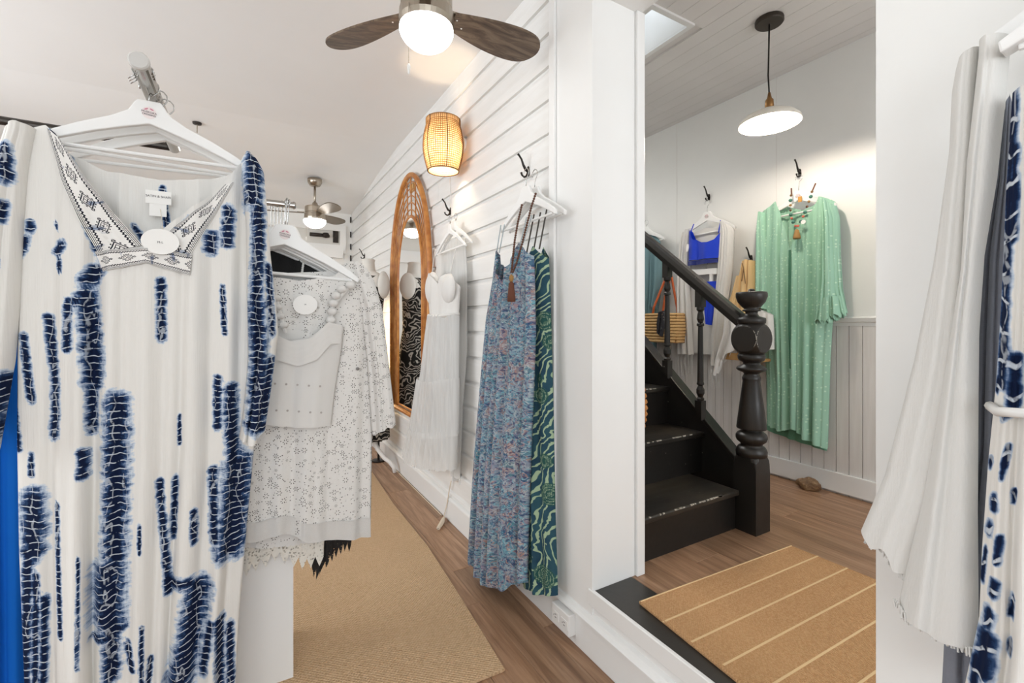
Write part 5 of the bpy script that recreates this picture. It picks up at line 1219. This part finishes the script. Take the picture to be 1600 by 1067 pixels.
cpl2 = XP(HX1 - .075); a, z = cpl2.px(1108, 316)
hanger('white hanger holding the open white cardigan', cpl2, cpl2.px(1105, 335)[0], z + .02, .46, .13, .10, sticker=True, group='hangers on the hall wall', th=.014)
cd = thing('white_cardigan', 'open white fringed cardigan on the hall wall over a blue bikini', 'cardigan', cpl2.wp(1090, 590))
garment('back_panel', white_cotton, XP(HX1 - .055), L=[(1064, 380), (1058, 560)], R=[(1140, 380), (1134, 480), (1124, 560)], TF=[(1066, 372), (1104, 356), (1140, 356)], B=[(1060, 548), (1124, 556)], D=.008, folds=3, amp=.002, nc=30, nr=16, parent=cd, seed=81, bmin=.006)
garment('left_front', gauze, cpl2, L=[(1070, 355), (1063, 380), (1060, 450), (1060, 560)], R=[(1083, 355), (1079, 400), (1078, 450), (1084, 560)], TF=[(1066, 370), (1074, 360), (1083, 356)], B=[(1061, 552), (1084, 554)], D=.04, folds=3.5, amp=.010, nc=44, nr=36, parent=cd, seed=82)
garment('right_front', gauze, cpl2, L=[(1127, 345), (1124, 400), (1118, 470), (1112, 570)], R=[(1140, 343), (1148, 360), (1146, 420), (1138, 480), (1128, 575)], TF=[(1127, 348), (1136, 344), (1147, 354)], B=[(1112, 570), (1127, 572)], D=.04, folds=3.5, amp=.010, nc=44, nr=36, parent=cd, seed=83)
fgm = MB(); r_ = random.Random(5)
for x0, x1, y0 in ((1062, 1084, 552), (1112, 1127, 570)):
    for k in range(16):
        x = x0 + (x1 - x0) * k / 15; fgm.tube([cpl2.wp(x, y0, .015), cpl2.wp(x + r_.uniform(-1, 1), y0 + 12, .02 + r_.uniform(-.01, .01)), cpl2.wp(x + r_.uniform(-2, 2), y0 + 22 + r_.random() * 14, .015)], .002, 4)
obj('fringe', fgm, gauze, cd)['kind'] = 'stuff'
bkp = XP(HX1 - .10); bt = thing('bikini', 'cobalt blue bikini top hanging inside the white cardigan', 'bikini top', bkp.wp(1100, 415))
garment('cups', bikini_blue, bkp, L=[(1077, 355), (1076, 415)], R=[(1128, 355), (1124, 415)], TF=[(1078, 358), (1082, 362), (1087, 374), (1096, 379), (1110, 379), (1119, 374), (1126, 362)], B=[(1075, 408), (1098, 406), (1123, 403)], D=.04, folds=2, amp=.006, nc=40, nr=20, parent=bt, seed=84)
garment('under_band', M('navy_band', srgb(18, 34, 110), .5), bkp, L=[(1075, 406), (1075, 420)], R=[(1123, 402), (1122, 416)], TF=[(1075, 409), (1098, 407), (1123, 404)], B=[(1075, 416), (1098, 414), (1122, 410)], D=.043, folds=2, amp=.004, nc=30, nr=6, parent=bt, seed=84)
for x0, y0, x1, y1 in ((1084, 350, 1081, 362), (1126, 344, 1124, 364)): obj('strap', MB().tube([bkp.wp(x0, y0), bkp.wp(x1, y1, .01)], .004, 6), bikini_blue, bt)
c = bkp.wp(1081, 388, .05); disc('price_tag', paper, c, bkp, .013, .03, bt, .001, -.1)
hb = thing('bikini_briefs', 'cobalt blue bikini bottom on a clip hanger below the bikini top', 'bikini bottom', bkp.wp(1102, 475))
garment('brief', bikini_blue, bkp, L=[(1086, 436), (1090, 455), (1100, 480), (1104, 512)], R=[(1121, 436), (1119, 455), (1116, 480), (1112, 512)], TF=[(1086, 442), (1121, 439)], B=[(1104, 506), (1113, 508)], D=.02, folds=2, amp=.003, nc=30, nr=16, parent=hb, seed=85)
ch_ = thing('clip_hanger', 'short white clip hanger under the bikini top', 'hanger', bkp.wp(1100, 432), 'hangers on the hall wall')
obj('bar', MB().prism([(1076, 422), (1121, 419), (1121, 428), (1076, 431)], lambda x, y: bkp.wp(x, y, .012), lambda x, y: bkp.wp(x, y, -.004)), hanger_white, ch_, bevel=.002)
obj('hook', MB().tube([bkp.wp(1103, 424), bkp.wp(1104, 414), bkp.wp(1106, 408, -.01), bkp.wp(1103, 404, -.02)], .002, 6), clear_hook, ch_)
for x in (1085, 1112): obj('clip', MB().box(*sorted((bkp.wp(x, 436)[0] - .012, bkp.wp(x, 436)[0] + .004)), bkp.wp(x, 436)[1] - .01, bkp.wp(x, 436)[1] + .01, bkp.wp(x, 440)[2] - .012, bkp.wp(x, 428)[2]), plastic_white, ch_)

tlp = XP(HX1 - .07)
hanger('white hanger holding the dusty teal dress', tlp, tlp.px(1010, 362)[0], tlp.px(1008, 348)[1] + .02, .40, .11, .07, sticker=False, group='hangers on the hall wall', th=.014)
te = thing('teal_dress', 'dusty teal dress on the hall wall seen behind the handrail', 'dress', tlp.wp(1010, 548))
garment('body', teal_cloth, tlp, L=[(986, 370), (984, 460), (980, 555)], R=[(1030, 370), (1033, 400), (1030, 470), (1026, 550)], TF=[(986, 376), (1004, 366), (1018, 366), (1031, 374)], B=[(980, 545), (1026, 548)], D=.05, folds=5, amp=.012, nc=60, nr=36, parent=te, seed=91)
garment('sleeve', teal_cloth, tlp, L=[(1022, 380), (1024, 440), (1018, 480)], R=[(1032, 372), (1038, 400), (1036, 450), (1030, 490)], TF=[(1024, 376), (1032, 376)], B=[(1018, 476), (1031, 484)], D=.04, folds=2, amp=.006, nc=24, nr=20, off=.012, parent=te, seed=92)

tn = thing('tan_top', 'tan cotton top hanging from the lower hook next to the mint green dress', 'top', cpl2.wp(1166, 500))
garment('body', tan_cloth, cpl2, L=[(1162, 404), (1156, 430), (1150, 460), (1152, 515)], R=[(1182, 404), (1186, 440), (1187, 520)], TF=[(1162, 409), (1172, 406), (1182, 408)], B=[(1152, 508), (1187, 512)], D=.05, folds=3, amp=.012, nc=50, nr=30, parent=tn, seed=93)
garment('sleeve', tan_cloth, cpl2, L=[(1154, 430), (1146, 460), (1138, 482)], R=[(1164, 430), (1160, 470), (1156, 490)], TF=[(1155, 432), (1164, 430)], B=[(1139, 478), (1156, 486)], D=.03, folds=2, amp=.006, nc=24, nr=16, off=.015, parent=tn, seed=94)
obj('tie_cord', MB().tube([cpl2.wp(1168, 412, .062), cpl2.wp(1171, 420, .066), cpl2.wp(1168, 440, .066)], .003, 5).tube([cpl2.wp(1171, 420, .066), cpl2.wp(1174, 444, .066)], .003, 5), M('brown_tie', srgb(120, 88, 54), .8), tn)
# small pine wall shelf with a white cloth
shp = XP(HX1 - .10); q0, q1 = shp.px(1142, 560), shp.px(1206, 560); zz = q0[1]
sh = thing('wall_shelf', 'small light pine wall shelf behind the newel post', 'shelf', shp.w((q0[0] + q1[0]) / 2, zz))
obj('board', MB().box(HX1 - .20, HX1 - .012, -q1[0], -q0[0], zz, zz + .018), pine, sh, bevel=.002); obj('back_board', MB().box(HX1 - .03, HX1 - .012, -q1[0], -q0[0], zz + .018, zz + .09), pine, sh)
obj('front_lip', MB().box(HX1 - .205, HX1 - .19, -q1[0], -q0[0], zz, zz + .045), pine, sh)
scp = XP(HX1 - .225)
sf = thing('white_scarf', 'crumpled white lace scarf draped over the pine shelf', 'scarf', scp.wp(1146, 580))
garment('fall', white_cotton, scp, L=[(1134, 478), (1130, 520), (1118, 560), (1114, 600)], R=[(1158, 478), (1162, 520), (1158, 545), (1128, 600)], TF=[(1136, 484), (1148, 476), (1160, 486)], B=[(1117, 580), (1128, 588), (1142, 552), (1158, 540)], D=.03, folds=3, amp=.012, nc=44, nr=26, parent=sf, seed=95)
garment('bundle', white_cotton, XP(HX1 - .16), L=[(1166, 485), (1164, 520)], R=[(1208, 485), (1210, 520)], TF=[(1166, 496), (1186, 484), (1208, 492)], B=[(1164, 546), (1210, 546)], D=.05, folds=4, amp=.012, nc=40, nr=16, parent=sf, seed=96)

# straw bag
bgp = XP(HX1 - .16); (b0, bz1), (b1, bz0) = bgp.px(1012, 490), bgp.px(1066, 536)
sg = thing('straw_bag', 'woven straw tote bag with orange leather handles behind the balusters', 'bag', bgp.w((b0 + b1) / 2, bz0))
cA_ = (b0 + b1) / 2; hwid = (b1 - b0) / 2; nrow = 10; m_b = MB()
for i in range(nrow):
    z = bz0 + (bz1 - bz0) * (i + .5) / nrow; k = .86 + .14 * math.sin(math.pi * (i + 1.2) / (nrow + 2)); pts = []
    for j in range(44):
        t = 2 * math.pi * j / 44; c_, s_ = math.cos(t), math.sin(t); b = 1 + .05 * (1 if (j + i) % 2 else -1)
        pts.append(bgp.w(cA_ + hwid * k * math.copysign(abs(c_) ** .6, c_), z, .075 * b * math.copysign(abs(s_) ** .8, s_)))
    m_b = MB().tube(pts, (bz1 - bz0) / nrow * .52, 6, closed=True)
    obj('woven_row', m_b, straw, sg, smooth=True)
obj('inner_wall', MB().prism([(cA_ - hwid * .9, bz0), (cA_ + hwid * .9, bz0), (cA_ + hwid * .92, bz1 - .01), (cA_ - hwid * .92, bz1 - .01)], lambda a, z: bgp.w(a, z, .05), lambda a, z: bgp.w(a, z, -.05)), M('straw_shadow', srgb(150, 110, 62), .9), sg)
for o_ in (.06, -.05):
    obj('handle', MB().tube([bgp.wp(1027, 500, o_), bgp.wp(1030, 480, o_), bgp.wp(1038, 450, o_ * .5), bgp.wp(1043, 432, o_ * .2), bgp.wp(1048, 432, o_ * .2), bgp.wp(1049, 450, o_ * .5), bgp.wp(1051, 480, o_), bgp.wp(1052, 500, o_)], .009, 8), leather, sg, smooth=True)
sk = garment('black_scarf', M('black_white_dot', srgb(60, 58, 60), .8, fn=lacefn(srgb(34, 34, 40), srgb(210, 206, 200), 60, .14)), XP(HX1 - .255), L=[(1029, 486), (1026, 505), (1027, 526)], R=[(1040, 484), (1040, 505), (1035, 528)], TF=[(1030, 488), (1040, 485)], B=[(1027, 520), (1035, 526)], D=.015, folds=2, amp=.006, nc=24, nr=14, seed=97)
tag(sk.o, 'small black and white scarf tied on the straw bag', 'scarf')
bh = thing('bag_hook', 'small black hook holding the straw bag on the hall wall', 'hook', bgp.wp(1045, 430), 'black iron coat hooks')
obj('prong', MB().tube([hall_pl.wp(1045, 425), bgp.wp(1045.5, 433, -.02), bgp.wp(1045.5, 434, .06), bgp.wp(1045.5, 424, .07)], .006, 6), iron, bh)
# coiled rope basket on the stairs, half hidden by the post
rpl = (1.53, 1.78, tops[1])
rbk = thing('rope_basket', 'round orange rope basket standing on the black stairs behind the post', 'basket', (1.62, 1.735, tops[1]))
for i in range(11):
    z = tops[1] + .016 + i * .030; r = .115 + .03 * math.sin(math.pi * (i + .5) / 11); pts = [(1.618 + (r + .003 * math.sin(14 * t)) * math.cos(t), 1.735 + (r + .003 * math.sin(14 * t)) * math.sin(t), z + .003 * math.cos(14 * t)) for t in [2 * math.pi * k / 72 for k in range(72)]]
    pts = [(min(max(x, HX0 + .03), 9), min(y, 1.822), zz) for x, y, zz in pts]
    obj('rope_coil', MB().tube(pts, .0165, 7, closed=True), rope_orange, rbk, smooth=True)
# stone on the hall floor
bmr = bmesh.new(); bmesh.ops.create_icosphere(bmr, subdivisions=4, radius=1.0)
from mathutils import noise as mnoise
for v in bmr.verts:
    n = mnoise.noise(v.co * 1.6) * .22 + mnoise.noise(v.co * 4.0) * .07; v.co *= (1 + n); v.co.x *= .036; v.co.y *= .062; v.co.z *= .041; v.co.z = max(v.co.z, -.032)
mer = bpy.data.meshes.new('stone'); bmr.to_mesh(mer); bmr.free()
rp = ray(1264, 765); t = (HF - H) / rp[2]
ro = link('stone', mer, rock_mat, None, (min(t * rp[0], HX1 - .078), t * rp[1], HF + .032), True); ro.rotation_euler = (0, 0, .3)
tag(ro, 'rounded brown stone on the hall floor against the white baseboard', 'stone')

# ------------------------------------------------------------------ white blouse and tie-dye dress at the right edge
kpl = XP(WX - .10)
hooka, hookz = kpl.px(1600, 30)
hanger('white hanger holding the white gauze blouse at the right edge', kpl, -.063, kpl.px(1515, 84)[1] + .16, .40, .10, .06, sticker=False, th=.02, off=.0)
hanger('white hanger holding the bold tie-dye dress at the right edge', XP(WX - .14), -.02, XP(WX - .14).px(1570, 66)[1] + .15, .40, .09, .06, sticker=False, th=.03, off=.0)
ht = obj('peg_rail', MB().box(WX - .13, WX - .001, -.15, .12, 1.80, 1.83), white_trim); tag(ht, 'white peg rail above the gauze blouse', 'rail')
wb_ = thing('gauze_blouse', 'loose white gauze blouse with frayed hem hanging at the right edge', 'blouse', kpl.wp(1480, 1000))
garment('sleeve', gauze, kpl, L=[(1500, 90), (1489, 150), (1485, 240), (1462, 400), (1430, 560), (1384, 740), (1344, 832)], R=[(1535, 80), (1530, 200), (1524, 300), (1520, 420), (1508, 600), (1470, 800), (1430, 900)], TF=[(1494, 130), (1504, 98), (1535, 74)], B=[(1345, 828), (1366, 848), (1382, 852), (1400, 880), (1424, 902)], D=.03, folds=1.7, amp=.0035, nc=70, nr=70, off=.0, parent=wb_, seed=101, ripple=.004)
bl_f = garment('front', gauze, kpl, L=[(1535, 90), (1516, 260), (1508, 420), (1478, 600), (1448, 760), (1406, 950)], R=[(1584, 60), (1576, 150), (1562, 280), (1542, 400), (1534, 520), (1533, 640), (1532, 800), (1534, 1010)], TF=[(1520, 78), (1548, 70), (1578, 62)], B=[(1407, 930), (1430, 958), (1470, 982), (1510, 1002), (1534, 1008)], D=.03, folds=1.6, amp=.003, nc=80, nr=80, off=.012, parent=wb_, seed=102, ripple=.003)
fgm = MB(); r_ = random.Random(8)
for (pp, o_) in (([(1356, 838), (1366, 848), (1382, 852), (1400, 880), (1424, 902)], .012), ([(1408, 932), (1430, 958), (1470, 982), (1510, 1002), (1534, 1008)], .03)):
    for k in range(60):
        u = k / 59 * (len(pp) - 1); i = min(int(u), len(pp) - 2); f_ = u - i; x = pp[i][0] + (pp[i + 1][0] - pp[i][0]) * f_; y = pp[i][1] + (pp[i + 1][1] - pp[i][1]) * f_
        fgm.tube([kpl.wp(x, y - 6, o_ + r_.uniform(-.004, .004)), kpl.wp(x + r_.uniform(-3, 3), y + r_.uniform(1, 9), o_ + r_.uniform(-.006, .006))], .0014, 4)
obj('frayed_hem', fgm, gauze, wb_)['kind'] = 'stuff'
vpl = XP(WX - .07)
gv = garment('grey_patch_shirt', M('grey_slub_linen', srgb(150, 152, 160), .9, fn=plainfab(srgb(128, 132, 142), 60, 160, .5, var=.25), spec=.1), vpl, L=[(1572, 150), (1558, 280), (1534, 400), (1526, 520), (1520, 700), (1476, 980), (1470, 1100)], R=[(1592, 150), (1590, 420), (1590, 1100)], TF=[(1572, 190), (1584, 150), (1592, 190)], B=[(1474, 1090), (1590, 1100)], D=.02, folds=3, amp=.004, nc=40, nr=40, seed=103)
tag(gv.o, 'grey slub linen shirt glimpsed between the gauze blouse and the tie-dye dress', 'shirt')
rt = XP(WX - .125)
rd = thing('bold_tie_dye_dress', 'white dress with bold navy tie-dye marks at the right edge', 'dress', rt.wp(1590, 1060))
DY = [([(1590, 150), (1584, 300), (1578, 480), (1574, 600)], 11), ([(1596, 240), (1592, 380)], 8), ([(1598, 560), (1594, 630)], 12), ([(1566, 590), (1564, 612)], 4), ([(1592, 640), (1576, 650)], 7), ([(1556, 714), (1552, 726)], 5), ([(1588, 690), (1576, 740)], 5), ([(1564, 770), (1562, 790)], 8), ([(1556, 812), (1552, 826)], 8), ([(1548, 850), (1540, 900)], 5),
      ([(1574, 830), (1568, 870)], 7), ([(1566, 900), (1562, 920)], 8), ([(1556, 945), (1552, 965)], 11), ([(1596, 760), (1594, 780)], 5), ([(1596, 920), (1590, 950)], 6), ([(1552, 985), (1545, 1040)], 17), ([(1590, 990), (1588, 1010)], 5), ([(1534, 1020), (1530, 1060)], 9)]
garment('body', tie_dye_big, rt, L=[(1588, 120), (1576, 300), (1568, 480), (1560, 600), (1548, 720), (1538, 860), (1534, 960), (1500, 1120)], R=[(1720, 120), (1740, 600), (1760, 1120)], TF=[(1588, 150), (1640, 130), (1720, 150)], B=[(1502, 1110), (1620, 1120), (1750, 1120)], D=.03, folds=5, amp=.006, nc=90, nr=120, off=.012, parent=rd, seed=104, dye=DY)
obj('waist_tie', MB().tube([rt.wp(1554, 632, .02), rt.wp(1575, 638, .05), rt.wp(1620, 640, .055)], .007, 8), white_cotton, rd, smooth=True)

# ceiling sprinkler
rp = ray(308, 190); t = (2.755 - H) / rp[2]; sx_, sy_ = t * rp[0], t * rp[1]
spk_ = thing('ceiling_hook', 'small dark ceiling fitting with a thin stem above the clothes rack', 'ceiling fitting', (sx_, sy_, 2.70))
zc2 = CZ - .05 * max(0, (sy_ - 3.85) / .75)
obj('rose', MB().lathe([(0, zc2), (.03, zc2), (.028, zc2 - .012), (.01, zc2 - .016), (0, zc2 - .016)], (sx_, sy_, 0), 16), rod_dark, spk_)
obj('stem', MB().tube([(sx_, sy_, zc2 - .01), (sx_, sy_, zc2 - .075)], .004, 6), nickel, spk_)
